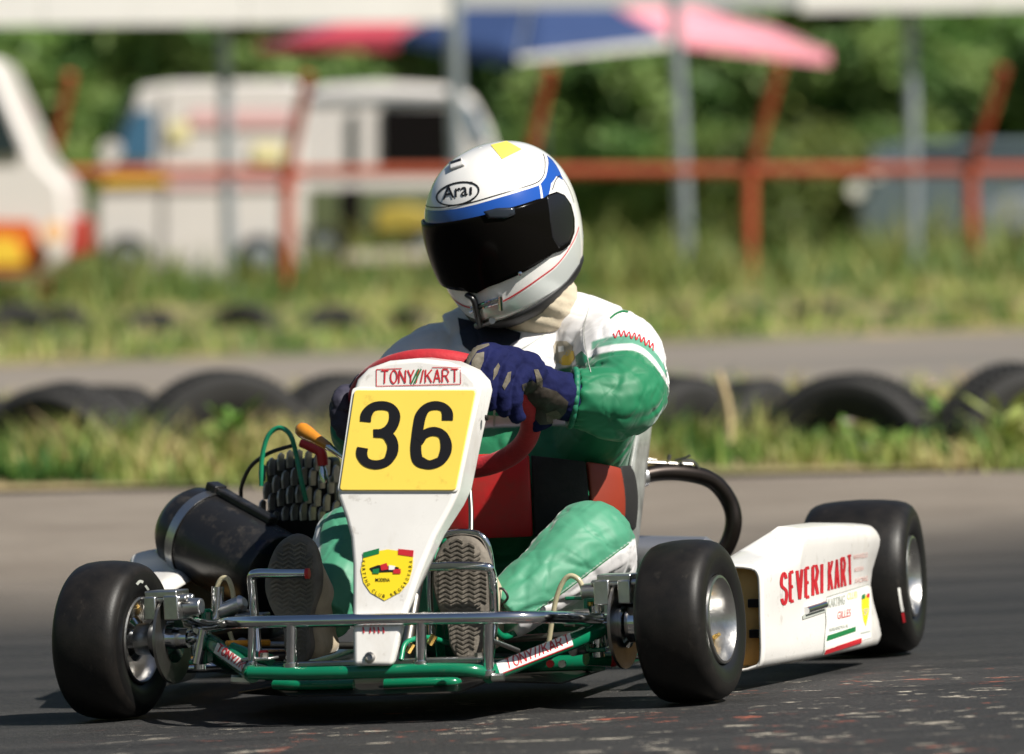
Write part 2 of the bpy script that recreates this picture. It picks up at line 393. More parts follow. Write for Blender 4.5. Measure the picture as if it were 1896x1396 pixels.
# ================================================================== SETTING
def kz(x, y):
    n = KM[:, 2]; return KT[2]-(n[0]*(x-KT[0])+n[1]*(y-KT[1]))/n[2]
def gz(x, y):
    d = math.hypot((x-KT[0])*.8, y-8.1); t = min(1, max(0, (d-1.3)/3.2)); t = t*t*(3-2*t)
    return kz(x, y)*(1-t)
def sheet(name, xs, ys, z, m, edge=None):
    V = []; Fc = []
    for j, y in enumerate(ys):
        for i, x in enumerate(xs):
            X, Y = (x, y) if edge is None else edge(x, y, j/(len(ys)-1)); V.append((X, Y, z(X, Y)))
    n = len(xs)
    for j in range(len(ys)-1):
        for i in range(n-1): Fc.append((j*n+i, j*n+i+1, (j+1)*n+i+1, (j+1)*n+i))
    return struct(mesh(name, V, Fc, m))
def nodes(name):
    m = bpy.data.materials.new(name); m.use_nodes = True; t = m.node_tree; return m, t, t.nodes['Principled BSDF']
def N(t, ty, **k):
    n = t.nodes.new(ty)
    for a, b in k.items():
        if a.startswith('i'): n.inputs[int(a[1:])].default_value = b
        else: setattr(n, a, b)
    return n
def mixc(t, f, a, b):
    n = N(t, 'ShaderNodeMix', data_type='RGBA'); n.clamp_factor = True
    for i, s in ((0, f), (6, a), (7, b)):
        if isinstance(s, (tuple, float, int)): n.inputs[i].default_value = (*s, 1) if isinstance(s, tuple) else s
        else: t.links.new(s, n.inputs[i])
    return n.outputs[2]
def mth(t, op, a, b=None, clamp=False):
    n = N(t, 'ShaderNodeMath', operation=op); n.use_clamp = clamp
    for i, s in ((0, a), (1, b)):
        if s is None: continue
        if isinstance(s, (float, int)): n.inputs[i].default_value = s
        else: t.links.new(s, n.inputs[i])
    return n.outputs[0]
def rng_(t, v, a, b, c=0., d=1., smooth=False):
    n = N(t, 'ShaderNodeMapRange', i1=a, i2=b, i3=c, i4=d); n.clamp = True
    if smooth: n.interpolation_type = 'SMOOTHSTEP'
    t.links.new(v, n.inputs[0]); return n.outputs[0]
def noise_(t, vec, sc, det=4, scale=(1, 1, 1), rot=0., rough=.6, loc=(0, 0, 0)):
    mp = N(t, 'ShaderNodeMapping'); mp.inputs['Scale'].default_value = scale; mp.inputs['Rotation'].default_value = (0, 0, rot); mp.inputs['Location'].default_value = loc
    t.links.new(vec, mp.inputs[0]); n = N(t, 'ShaderNodeTexNoise'); n.inputs['Scale'].default_value = sc; n.inputs['Detail'].default_value = det; n.inputs['Roughness'].default_value = rough
    t.links.new(mp.outputs[0], n.inputs['Vector']); return n.outputs[0]
# racing asphalt: pale at the edge, rubbered-in dark line, chipped old paint near the inside
m, t, b = nodes('racing_asphalt'); g = N(t, 'ShaderNodeNewGeometry').outputs['Position']; sp = N(t, 'ShaderNodeSeparateXYZ'); t.links.new(g, sp.inputs[0])
X, Y = sp.outputs[0], sp.outputs[1]
wob = noise_(t, g, .55, 3, (1, .6, 1))
yy = mth(t, 'ADD', Y, mth(t, 'MULTIPLY', wob, 2.2)); yy = mth(t, 'SUBTRACT', yy, mth(t, 'MULTIPLY', X, .35))
lane = rng_(t, yy, 11.2, 13.9, smooth=True)
streak = noise_(t, g, 3., 4, (.25, 2.2, 1), rot=-.1)
dark = mixc(t, rng_(t, streak, .35, .65), (.015, .015, .0155), (.033, .032, .032))
light = mixc(t, rng_(t, noise_(t, g, 2.2, 5), .3, .7), (.180, .148, .118), (.245, .208, .170))
c = mixc(t, lane, dark, light)
agg = noise_(t, g, 170., 3); c = mixc(t, mth(t, 'MULTIPLY', rng_(t, agg, .54, .68), .50), c, (.105, .102, .098))
agg2 = noise_(t, g, 420., 2); c = mixc(t, mth(t, 'MULTIPLY', rng_(t, agg2, .60, .70), .22), c, (.20, .19, .17))
reg = mth(t, 'MULTIPLY', rng_(t, mth(t, 'SUBTRACT', Y, mth(t, 'MULTIPLY', X, .42)), 8.12, 7.86), rng_(t, X, -.75, -.25))
chip = noise_(t, g, 14., 7, (.75, 1.5, 1), rot=-.22, rough=.75)
chm = mth(t, 'MULTIPLY', rng_(t, chip, .598, .610), reg); clus = rng_(t, noise_(t, g, 3.2, 2, loc=(3, 1, 0)), .40, .52); chm = mth(t, 'MULTIPLY', chm, clus)
c = mixc(t, chm, c, (.48, .43, .35))
chr_ = noise_(t, g, 17., 7, (.75, 1.4, 1), rot=-.12, rough=.72, loc=(7, 3, 0)); crm = mth(t, 'MULTIPLY', rng_(t, chr_, .605, .625), mth(t, 'MULTIPLY', reg, rng_(t, noise_(t, g, 2.7, 2, loc=(9, 4, 0)), .46, .56)))
c = mixc(t, crm, c, (.30, .09, .055))
t.links.new(c, b.inputs['Base Color']); t.links.new(rng_(t, streak, .3, .7, .62, .85), b.inputs['Roughness']); b.inputs['Specular IOR Level'].default_value = .3
bp = N(t, 'ShaderNodeBump'); bp.inputs['Strength'].default_value = .7; bp.inputs['Distance'].default_value = .004
hsum = mth(t, 'ADD', mth(t, 'ADD', agg, mth(t, 'MULTIPLY', agg2, .6)), mth(t, 'MULTIPLY', chm, .5)); t.links.new(hsum, bp.inputs['Height']); t.links.new(bp.outputs[0], b.inputs['Normal'])
ASPH = m
m, t, b = nodes('pale_service_asphalt'); g = N(t, 'ShaderNodeNewGeometry').outputs['Position']
c = mixc(t, rng_(t, noise_(t, g, 1.1, 5, (.4, 1, 1)), .3, .7), (.165, .14, .115), (.225, .195, .165)); c = mixc(t, rng_(t, noise_(t, g, .5, 3, (.3, 1, 1), loc=(4, 4, 0)), .5, .75), c, (.13, .12, .11))
t.links.new(c, b.inputs['Base Color']); b.inputs['Roughness'].default_value = .9; ASPH2 = m
m, t, b = nodes('dry_soil_and_turf'); g = N(t, 'ShaderNodeNewGeometry').outputs['Position']
c = mixc(t, rng_(t, noise_(t, g, 1.6, 6), .38, .62), (.15, .14, .05), (.36, .27, .14)); c = mixc(t, rng_(t, noise_(t, g, .6, 4, loc=(2, 5, 0)), .45, .7), c, (.045, .085, .02))
t.links.new(c, b.inputs['Base Color']); b.inputs['Roughness'].default_value = 1; SOIL = m
m, t, b = nodes('wooded_hillside_green'); g = N(t, 'ShaderNodeNewGeometry').outputs['Position']
c = mixc(t, rng_(t, noise_(t, g, .45, 6), .38, .62), (.025, .055, .014), (.09, .14, .04)); t.links.new(c, b.inputs['Base Color']); b.inputs['Roughness'].default_value = 1; HILLM = m

lin = lambda a, b_, n: [a+(b_-a)*i/(n-1) for i in range(n)]
sheet('ground', lin(-260, 260, 27), lin(-60, 400, 24), lambda x, y: -.10, SOIL)
sheet('asphalt_track', lin(-30, 30, 121), lin(-12, 14.5, 107), lambda x, y: gz(x, y), ASPH)
sheet('grass_verge', lin(-30, 30, 61), lin(14.5, 18.2, 9), lambda x, y: .012+.05*math.sin(min(1, max(0, (y-14.5)/3.7))*math.pi)+.015*noise.noise(Vector((x*2, y*2, 0))), SOIL)
sheet('service_road', lin(-60, 60, 41), lin(0, 1, 8), lambda x, y: -.004, ASPH2, edge=lambda x, y, t: (x, 18.2+t*(28.6+x*.42*min(1, 6/max(6, abs(x)))-18.2)))
sheet('field', lin(-70, 70, 141), lin(0, 1, 60), lambda x, y: .0+.09*noise.noise(Vector((x*.5, y*.4, 3)))*min(1, (y-28)/3 if y > 28 else 0)+max(0, min(.06, (y-30)*.05)), SOIL,
      edge=lambda x, y, t: (x, 28.6+x*.42*min(1, 6/max(6, abs(x)))+t*(95-28.6-x*.42*min(1, 6/max(6, abs(x))))))
V = []; Fc = []
for j in range(13):
    for i in range(96):
        a = 2*math.pi*i/96; rr = 84+10*j; x, y = math.cos(a)*rr, math.sin(a)*rr; V.append((x, y, -.12+10*j*.36+(3.5*noise.noise(Vector((x*.05, y*.05, 1))) if j else 0)))
Fc = [(j*96+i, j*96+(i+1) % 96, (j+1)*96+(i+1) % 96, (j+1)*96+i) for j in range(12) for i in range(96)]
struct(mesh('hill_sky_blocker', V, Fc, HILLM))  # backing hill; unseen ring behind the camera added to block low sky

# ---- grass and weeds: blades of real geometry
def gmat(name, attr='tint'):
    m, t, b = nodes(name); a = N(t, 'ShaderNodeAttribute'); a.attribute_name = attr; t.links.new(a.outputs['Color'], b.inputs['Base Color']); b.inputs['Roughness'].default_value = .65
    tr = N(t, 'ShaderNodeBsdfTranslucent'); t.links.new(a.outputs['Color'], tr.inputs[0]); mx = N(t, 'ShaderNodeMixShader', i0=.35)
    t.links.new(b.outputs[0], mx.inputs[1]); t.links.new(tr.outputs[0], mx.inputs[2]); t.links.new(mx.outputs[0], t.nodes['Material Output'].inputs[0]); return m
GRASSM = gmat('grass_blade')
def blades(name, n, xr, yf, hr, wd, zf, pal, label, clump=.7, csc=1.3):
    x = rng.uniform(*xr, n); ty = rng.uniform(0, 1, n); y0, y1 = yf(x); y = y0+(y1-y0)*ty
    cl = np.array([noise.noise(Vector((a*csc, b_*csc*.8, 5.))) for a, b_ in zip(x, y)]); cl2 = np.array([noise.noise(Vector((a*2.7, b_*2., 15.))) for a, b_ in zip(x, y)])
    h = (hr[0]+(hr[1]-hr[0])*rng.uniform(0, 1, n)**2)*np.clip(1+clump*1.8*cl, .15, 2.2); a = rng.uniform(0, 6.283, n); lean = rng.uniform(.1, 1.1, n)*h; la = rng.uniform(0, 6.283, n)
    z = np.array([zf(p, q) for p, q in zip(x, y)])-.01; w_ = wd*rng.uniform(.6, 1.3, n)
    dx, dy = np.cos(a)*w_/2, np.sin(a)*w_/2; lx, ly = np.cos(la)*lean, np.sin(la)*lean
    V = np.empty((n, 5, 3)); V[:, 0] = np.c_[x-dx, y-dy, z]; V[:, 1] = np.c_[x+dx, y+dy, z]
    V[:, 2] = np.c_[x+dx*.7+lx*.35, y+dy*.7+ly*.35, z+h*.6]; V[:, 3] = np.c_[x-dx*.7+lx*.35, y-dy*.7+ly*.35, z+h*.6]; V[:, 4] = np.c_[x+lx, y+ly, z+h]
    b5 = np.arange(n)[:, None]*5; Fc = np.concatenate([b5+np.array([[0, 1, 2]]), b5+np.array([[0, 2, 3]]), b5+np.array([[3, 2, 4]])], 1).reshape(-1, 3)
    o = mesh(name, V.reshape(-1, 3), Fc, GRASSM, smooth=False); o['kind'] = 'stuff'; o['label'] = label; o['category'] = 'grass'
    pal = np.array(pal); k = np.clip(((cl2*.9+cl*.5+.5)*len(pal)+rng.normal(0, .75, n)), 0, len(pal)-.01).astype(int); c = pal[k]*rng.uniform(.75, 1.25, (n, 1))
    cc = np.ones((n, 5, 4)); cc[:, :, :3] = c[:, None, :]
    at = o.data.color_attributes.new('tint', 'FLOAT_COLOR', 'POINT'); at.data.foreach_set('color', cc.ravel()); return o
PAL = [(.05, .14, .025), (.11, .22, .04), (.22, .30, .06), (.38, .40, .12), (.52, .46, .20), (.42, .31, .14)]
blades('verge_grass', 60000, (-4.2, 4.2), lambda x: (14.56+0*x+.12*np.sin(x*3), 18.1+0*x), (.03, .165), .014, lambda x, y: .012+.05*math.sin((y-14.5)/3.7*math.pi), PAL, 'tufted yellow green grass on the strip beside the track', clump=.5)
blades('far_grass', 30000, (-9, 9), lambda x: (28.8+x*.42*np.minimum(1, 6/np.maximum(6, abs(x))), 41+0*x), (.03, .17), .03, lambda x, y: .03, PAL[:5], 'rough yellow green grass beyond the far road', csc=.7)
blades('fence_weeds', 16000, (-11, 11), lambda x: (40+0*x, 58+0*x), (.12, .55), .05, lambda x, y: .05, [(.05, .11, .02), (.09, .17, .03), (.17, .22, .05), (.26, .27, .08)], 'tall green weeds growing along the red fence', csc=.5)

# ---- tyres half sunk in the verge
TYRM = mat('weathered_car_tyre', (.014, .0135, .0135), .8, var=.5, vscale=9, col2=(.024, .023, .022), bump=.5, bscale=60)
prof = [(-.06, .17), (-.075, .20), (-.095, .25), (-.092, .285), (-.07, .305), (0, .31), (.07, .305), (.092, .285), (.095, .25), (.075, .20), (.06, .17), (.045, .20), (.06, .27), (0, .29), (-.06, .27), (-.045, .20)]
V, Fc = lathe_vf(prof, (0, 0, 0), (0, 1, 0), 40, closed=True)
tb = MB().add(V, Fc)
for k in range(60):
    a = 2*math.pi*k/60
    for s in (-1, 1): tb.box((math.cos(a)*.312, s*.04, math.sin(a)*.312), (.008, .055, .022), R=np.array(Matrix.Rotation(-a, 3, 'Y')@Matrix.Rotation(s*.4, 3, 'X')))
T0 = tb.build('barrier_tyre', TYRM); NT = [0]
def tyre(u, top, dist, yaw, label, group, tilt=0., R=1.):
    o = T0 if NT[0] == 0 else T0.copy()
    if NT[0]: COL.objects.link(o)
    NT[0] += 1; P = G(u, top, dist); o.location = (P[0], dist, P[2]-.31*R); o.rotation_euler = (math.radians(tilt), 0, math.radians(yaw)); o.scale = (R,)*3
    tag(o, label, 'tyre', group); return o
g1 = 'tyres half sunk in the near verge'
tyre(-60, 735, 15.7, 30, 'sunken tyre cut by the left photo edge, nearer row', g1)
tyre(115, 712, 15.6, -32, 'sunken tyre with an open hollow face, first whole one from the left', g1, 6)
tyre(205, 716, 16.2, -50, 'sunken tyre showing mostly tread, leaning behind the first left tyre', g1, -4, .92)
tyre(412, 688, 15.5, 22, 'upright dark sunken tyre in the verge above the black air box', g1)
tyre(640, 694, 15.7, 34, 'sunken tyre of the verge partly hidden by the red steering wheel', g1)
tyre(1240, 698, 15.4, 48, 'sunken tyre showing directly behind the green elbow', g1, 4)
tyre(1400, 706, 15.9, 58, 'sunken tyre turned to show its tread behind the dry stalk', g1, -5, .93)
tyre(1578, 693, 15.4, -24, 'sunken tyre with a dark hollow, between the dry stalk and the right photo edge', g1)
tyre(1690, 735, 16.3, -60, 'low sunken tyre overlapping behind the big right tyre', g1, 0, .9)
tyre(1880, 676, 15.2, 32, 'sunken tyre at the right photo edge of the nearer row', g1, 5)
tyre(2110, 700, 15.6, -20, 'sunken tyre just past the right photo edge', g1)
g2 = 'tyres half sunk across the far road'
names2 = ['at the left photo edge', 'below the left white vehicle nose', 'under the fence foot by the white van', 'below the white van front wheel', 'below the white van middle', 'just left of the helmet', 'hidden low behind the helmet', 'first right of the driver', 'second right of the driver', 'below the middle red fence post', 'between the two right fence posts', 'below the right silver pole', 'near the right photo edge', 'cut by the right photo edge']
for i, u in enumerate([30, 110, 280, 450, 618, 760, 900, 1090, 1240, 1370, 1520, 1690, 1810, 1930]):
    tyre(u, (563 if i < 6 else 554)+(8 if i % 3 else 0)-4*math.sin(i*2.), 32.5+.6*math.sin(i), [25, -30, 40, -20, 15, -40, 20][i % 7], 'dark sunken tyre of the far row, '+names2[i], g2, 0, .95)

# ---- dry stalk and small flowering weeds on the verge
STALKM = mat('dry_straw', (.52, .40, .22), .8); LEAFM = mat('fresh_leaf', (.12, .24, .035), .6); LEAF2 = mat('pale_leaf', (.36, .42, .12), .6)
PETAL = mat('pale_pink_petal', (.70, .52, .55), .6); LILAC = mat('lilac_petal', (.42, .38, .60), .6)
def weed(name, u, base, top, dist, label, flower=None, nl=14, lm=LEAFM, stem=.006, lsz=.05, sp=.09):
    b0 = G(u, base, dist); t0 = G(u, top, dist); h = t0[2]-b0[2]; r = root(name, label, 'weed', tuple(b0)); 
    tube('stem', [(0, 0, -.05), (.01, 0, h*.5), (-.02, 0, h)], stem, STALKM if nl == 0 else LEAFM, r, seg=6)
    if nl:
        mb = MB()
        for i in range(nl):
            a = random.uniform(0, 6.28); z = h*random.uniform(.15, 1); s = lsz*random.uniform(.6, 1.3); d = np.array([math.cos(a), math.sin(a), random.uniform(-.1, .7)]); c = np.array([math.cos(a)*.01, math.sin(a)*.01, z]); q = np.array([-math.sin(a), math.cos(a), 0])*s*.3
            e = c+d*sp*random.uniform(.4, 1); mb.add([c, e-d*s*.2+q, e+d*s*.5, e-d*s*.2-q], [(0, 1, 2, 3)])
        mb.build('foliage', lm, r)
    if flower:
        mb = MB()
        for k in range(9):
            a = k*.7; mb.add([(0, 0, h), (math.cos(a-.3)*.018, math.sin(a-.3)*.018, h+.008), (math.cos(a)*.028, math.sin(a)*.028, h+.012), (math.cos(a+.3)*.018, math.sin(a+.3)*.018, h+.008)], [(0, 1, 2, 3)])
        V, Fc = ell((0, 0, h+.006), (.01, .01, .008), seg=8, rings=5); mb.add(V, Fc); mb.build('flower', flower, r)
    return r
tube_ = weed('dry_stalk', 1346, 850, 690, 15., 'tall dry straw stalk standing before the sunken tyres', nl=0, stem=.012)
weed('pink_flower', 1731, 850, 716, 15.1, 'pale pink flower head against the right sunken tyres', PETAL, 8)
weed('leafy_weed', 1760, 850, 765, 15.1, 'pale leafy weed left of the right edge tyre', None, 16, LEAF2)
weed('bushy_weed', 1860, 880, 770, 14.9, 'bright green bushy weed at the right photo edge', None, 60, LEAF2, lsz=.06, sp=.14)
weed('lilac_flower', 1606, 870, 832, 14.9, 'small lilac flower low in the right verge', LILAC, 10)
weed('white_flower', 1572, 860, 785, 15., 'small whitish flower in front of the dark hollow tyre', PETAL, 8)
weed('green_weed', 430, 870, 770, 15., 'upright green weed before the dark tyre above the air box', None, 50, LEAFM, lsz=.06, sp=.10)
weed('low_weed', 60, 915, 880, 14.8, 'low green clump at the left verge edge', None, 50, LEAFM, lsz=.05, sp=.14)
weed('round_weed', 1660, 880, 820, 14.9, 'rounded green clump in the right verge', None, 60, LEAFM, lsz=.05, sp=.12)

# ---- red fence, silver poles and white boards
REDF = mat('red_oxide_fence_paint', (.42, .075, .028), .5, var=.3, vscale=3); GALV = mat('galvanised_pole', (.40, .45, .50), .42, .55, var=.25, vscale=4)
FD = 45.; fr = root('red_fence', 'red painted fence with cranked posts and one long rail', 'fence', (0, FD, 0))
def fp(u, v): p = G(u, v, FD); return np.array([p[0], 0, p[2]])
tube('rail', [fp(-700, 322), fp(2700, 312)], 0.052, REDF, fr, smooth=False, seg=10)
for i, (ub, um, ut, vt) in enumerate([(-345, -350, -310, 140), (75, 88, 136, 140), (530, 532, 572, 140), (968, 972, 1018, 128), (1388, 1388, 1440, 120), (1800, 1796, 1850, 128), (2240, 2235, 2290, 130)]):
    m0 = fp(um, 316); b0 = fp(ub, 560); tp = fp(ut, vt)
    tube('fence_post', [b0, m0], .062, REDF, fr, smooth=False, seg=10); tube('cranked_arm', [m0+np.array([0, 0, -.03]), tp+np.array([0, -.35, 0])], .055, REDF, fr, smooth=False, seg=10)
for i, (ut, ub, lb) in enumerate([(412, 426, 'silver pole standing in front of the white van side'), (842, 850, 'silver pole rising just above the helmet left side'), (1246, 1276, 'slightly leaning silver pole right of the helmet'), (1684, 1694, 'silver pole nearest the right photo edge')]):
    a = G(ub, 545, 47.5); b_ = G(ut, -60, 47.5); r = root('silver_pole', lb, 'pole', (a[0], 47.5, 0), 'silver poles carrying the white boards')
    tube('shaft', [(0, 0, -.1), (b_[0]-a[0], 0, b_[2])], .062, GALV, r, smooth=False, seg=14); lathe('collar', [(-.06, .065), (-.06, .085), (.06, .085), (.06, .065)], (0, 0, .12), (0, 0, 1), GALV, r, seg=16)
BOARD = mat('white_painted_board', (.80, .78, .75), .5, var=.08, vscale=2); FRAMEM = mat('board_back_frame', (.35, .36, .36), .5)
def board(u0, u1, vb, lb, d=47.1):
    a = G(u0, vb[0], d); b_ = G(u1, vb[1], d); r = root('sign_board', lb, 'board', (a[0], d, a[2]), 'white boards along the top of the poles'); L = b_[0]-a[0]; dz = b_[2]-a[2]
    n = max(1, round(L/2.1))
    for i in range(n):
        x0 = L*i/n+.004; x1 = L*(i+1)/n-.004
        slab('board_panel', [(x0, 0, dz*x0/L), (x1, 0, dz*x1/L), (x1, 0, dz*x1/L+.9), (x0, 0, dz*x0/L+.9)], (0, .04, 0), BOARD, r, .004)
    slab('back_frame', [(0, .045, .03), (L, .045, dz+.03), (L, .045, dz+.12), (0, .045, .12)], (0, .05, 0), FRAMEM, r, 0)
board(-300, 834, (50, 42), 'long white board across the top left above the white van'); board(1482, 2500, (22, 8), 'white board across the top right above the silver poles')

# ---- parasol of coloured panels
BLU = mat('blue_canvas', (.018, .045, .14), .8, var=.1, vscale=2); PNK = mat('pink_canvas', (.72, .27, .33), .8, var=.1, vscale=2); RDC = mat('faded_red_canvas', (.60, .07, .11), .8, var=.1, vscale=2); WHC = mat('white_valance', (.72, .70, .67), .8); GREYC = mat('grey_board', (.45, .46, .46), .6)
PD = 60.; c = G(1005, 95, PD); r = root('market_parasol', 'huge parasol of blue and pink panels above the fence', 'parasol', (c[0], PD, 0)); zc = c[2]
lathe('pole', [(0, .03), (zc+.9, .03)], (0, .3, 0), (0, 0, 1), GALV, r, seg=12)
def prow(u, v, y): q = G(u, v-12, PD+y); return np.array([q[0]-c[0], y, q[2]])
ap = np.array([0, .3, zc+1.35])
ring = [prow(478, 96, .4), prow(735, 82, -.6), prow(960, 118, -1.8), prow(1238, 84, -1.0), prow(1535, 108, .3), prow(1430, 62, 1.6), prow(980, 56, 2.2), prow(560, 62, 1.6)]
pm = [RDC, BLU, BLU, PNK, PNK, BLU, PNK, BLU]
for i in range(8):
    a, b_ = ring[i], ring[(i+1) % 8]; n = 6; V = []; Fc = []
    for j in range(n+1):
        s = j/n
        for k in range(n+1): q = (a*(1-k/n)+b_*k/n)*(1-s)+ap*s; V.append(q-np.array([0, 0, .12*math.sin(math.pi*s)]))
    Fc = [(j*(n+1)+k, j*(n+1)+k+1, (j+1)*(n+1)+k+1, (j+1)*(n+1)+k) for j in range(n) for k in range(n)]
    o = mesh('canvas_panel', V, Fc, pm[i], r); so_ = o.modifiers.new('s', 'SOLIDIFY'); so_.thickness = .012
    if i == 2: o2 = slab('valance', [a+np.array([0, -.02, .005]), b_+np.array([0, -.02, 0]), b_+np.array([0, -.02, -.09]), a+np.array([0, -.02, -.05])], (0, .012, 0), WHC, r, 0)
    elif i in (0, 1, 3): o2 = slab('valance', [a+np.array([0, -.02, .02]), b_+np.array([0, -.02, .02]), b_+np.array([0, -.02, -.16]), a+np.array([0, -.02, -.07])], (0, .012, 0), pm[i], r, 0)
    tube('rib', [ring[i]+np.array([0, 0, -.01]), ap+np.array([0, 0, -.1])], .015, GALV, r, smooth=False, seg=6)
a = G(850, 14, 56); b_ = G(1482, 12, 56); slabo = slab('grey_banner', [(a[0], 56, a[2]), (b_[0], 56, b_[2]), (b_[0], 56, b_[2]+.8), (a[0], 56, a[2]+.8)], (0, .04, 0), GREYC, None, 0); tag(slabo, 'pale grey banner high between posts before the blue parasol', 'banner')
for x_ in (WX(847, 56), WX(1264, 56)): tube('banner_post', [(x_, 56.08, -.1), (x_, 56.08, a[2]+.8)], .035, GALV, slabo, smooth=False, seg=10)

# ---- vehicles behind the fence
VW = mat('white_van_paint', (.66, .62, .595), .3, coat=.4, var=.06, vscale=2); VGL = mat('vehicle_glass', (.02, .03, .035), .05); VBL = mat('blue_tinted_glass', (.05, .13, .22), .08); VTY = mat('vehicle_tyre', (.02, .02, .02), .8); VDK = mat('dark_interior', (.006, .005, .005), .9, spec=.05)
STR = mat('orange_stripe', (.62, .13, .02), .4); YST = mat('yellow_stripe', (.80, .52, .05), .4); LGT = mat('amber_headlight', (.85, .50, .25), .15); CBL = mat('blue_grey_car_paint', (.13, .17, .19), .3, .3, coat=.4); CSL = mat('silver_car_paint', (.45, .48, .52), .25, .6)
PALEP = mat('faded_red_marking', (.70, .42, .42), .4)
def vside(name, pts, d, depth, m, r, c0, bev=.06):     # a vehicle shell from its side outline (pixels at distance d)
    P = [G(u, v, d)-np.array(c0) for u, v in pts]; return slab(name, P, (0, depth, 0), m, r, bev)
def vwheel(u, v, d, rad, r, c0, dep=.2):
    p = G(u, v, d)-np.array(c0); o = lathe('wheel', [(0, .02), (0, rad*.55), (-.02, rad*.6), (-.02, rad*.9), (.02, rad), (dep-.02, rad), (dep, rad*.9), (dep, .02)], p, (0, 1, 0), VTY, r, seg=24)
    lathe('hubcap', [(-.03, .01), (-.03, rad*.45), (-.0, rad*.55)], p, (0, 1, 0), GALV, o, seg=16)
c0 = (WX(380, 54), 54., 0.); r = root('white_van', 'white panel van with its cab towards the left, behind the fence', 'van', c0)
vside('body', [(178, 330), (182, 290), (205, 262), (235, 190), (262, 160), (330, 152), (548, 150), (560, 165), (560, 520), (330, 530), (190, 500), (176, 430)], 54, 1.9, VW, r, c0, .05)
vside('windscreen', [(190, 288), (240, 182), (257, 172), (250, 200), (215, 285)], 53.95, .03, VGL, r, c0, 0)
vside('cab_window', [(222, 296), (232, 240), (252, 204), (286, 204), (286, 298)], 53.95, .03, VBL, r, c0, 0)
vside('side_stripe', [(180, 335), (558, 330), (558, 345), (180, 350)], 53.96, .02, PALEP, r, c0, 0)
vside('lower_panel_stripe', [(178, 322), (310, 318), (310, 340), (178, 344)], 53.94, .02, YST, r, c0, 0)
for q in ([(315, 225), (350, 225), (350, 262), (315, 262)], [(470, 265), (525, 265), (525, 300), (470, 300)]): vside('yellow_decal', q, 53.95, .02, mat('pale_yellow_decal', (.78, .70, .38), .5), r, c0, 0)
vside('red_lettering', [(350, 205), (540, 205), (540, 235), (350, 235)], 53.96, .02, PALEP, r, c0, 0)
vwheel(480, 478, 53.85, .26, r, c0); vwheel(235, 478, 53.85, .26, r, c0); vside('door_seam', [(302, 170), (305, 170), (305, 480), (302, 480)], 53.96, .015, VDK, r, c0, 0)
lathe('mirror', [(-.06, .02), (-.06, .11), (.05, .12), (.06, .02)], G(205, 280, 53.8)-np.array(c0), (0, 1, 0), VW, r, seg=16)
c0 = (WX(740, 58), 58., 0.); r = root('camper_van', 'cream camper van with a dark open side window, right of the white van', 'van', c0)
vside('body', [(560, 500), (556, 175), (600, 158), (700, 152), (830, 160), (872, 175), (905, 235), (932, 330), (938, 480)], 58, 1.95, VW, r, c0, .08)
vside('open_side_window', [(706, 198), (836, 198), (836, 306), (706, 306)], 57.95, .03, VDK, r, c0, 0)
vside('narrow_window', [(648, 208), (664, 208), (664, 318), (648, 318)], 57.95, .03, VGL, r, c0, 0)
vside('windscreen', [(862, 190), (880, 200), (905, 262), (884, 264)], 57.95, .03, VBL, r, c0, 0)
vside('roof_trim', [(570, 178), (860, 176), (860, 184), (570, 188)], 57.96, .02, GALV, r, c0, 0)
vside('lower_dark_panel', [(560, 350), (934, 350), (938, 480), (562, 490)], 57.95, .03, mat('dark_green_lower_body', (.09, .11, .05), .5), r, c0, 0)  # dark green panel across the camper's lower body
vwheel(880, 470, 57.8, .3, r, c0); vwheel(610, 470, 57.8, .3, r, c0)
# kart trailer with a yellow machine in front of the camper
c0 = (WX(720, 51), 51., 0.); r = root('yellow_machine', 'low yellow and black machine parked before the camper van', 'machine', c0)
vside('yellow_body', [(690, 430), (700, 385), (750, 378), (812, 392), (815, 432)], 51, .8, mat('machine_yellow', (.36, .27, .04), .6), r, c0, .04)
vside('chassis', [(560, 428), (840, 428), (840, 450), (560, 450)], 51.1, .7, VDK, r, c0, .02); vside('engine_cover', [(625, 428), (628, 350), (665, 345), (672, 428)], 51.05, .5, VDK, r, c0, .04)
vwheel(600, 455, 50.9, .2, r, c0); vwheel(790, 455, 50.9, .2, r, c0)
c0 = (WX(705, 46), 46.3, 0.); r = root('pale_bench', 'long pale bench on the grass left of the helmet', 'bench', c0)
vside('seat_board', [(632, 466), (800, 462), (800, 484), (632, 488)], 46.3, .35, mat('pale_wood', (.50, .45, .36), .7), r, c0, .01)
for u in (650, 782): vside('leg', [(u, 484), (u+12, 484), (u+12, 556), (u, 556)], 46.4, .06, mat('bench_leg_metal', (.25, .25, .22), .6), r, c0, 0)
c0 = (WX(40, 41), 41., 0.); r = root('race_support_van', 'white vehicle nose with orange and yellow stripes at the left photo edge', 'van', c0)
vside('body', [(-700, 110), (-60, 92), (-12, 108), (72, 292), (118, 340), (128, 420), (122, 480), (60, 520), (-700, 530)], 41, 1.8, VW, r, c0, .06)
vside('windscreen', [(-120, 130), (-20, 130), (42, 288), (-120, 288)], 40.95, .03, VGL, r, c0, 0)
vside('orange_stripe', [(-700, 400), (60, 410), (84, 470), (70, 505), (-700, 500)], 40.95, .02, STR, r, c0, 0); vside('yellow_stripe', [(-700, 430), (30, 440), (48, 490), (-700, 485)], 40.93, .02, YST, r, c0, 0)
lathe('headlight', [(-.05, .01), (-.05, .085), (.04, .095), (.04, .01)], G(100, 430, 40.85)-np.array(c0), (0, 1, 0), LGT, r, seg=20)
vside('red_bumper', [(120, 400), (150, 405), (152, 470), (118, 480)], 41.2, 1.4, mat('red_bumper_paint', (.35, .03, .02), .4), r, c0, .03)
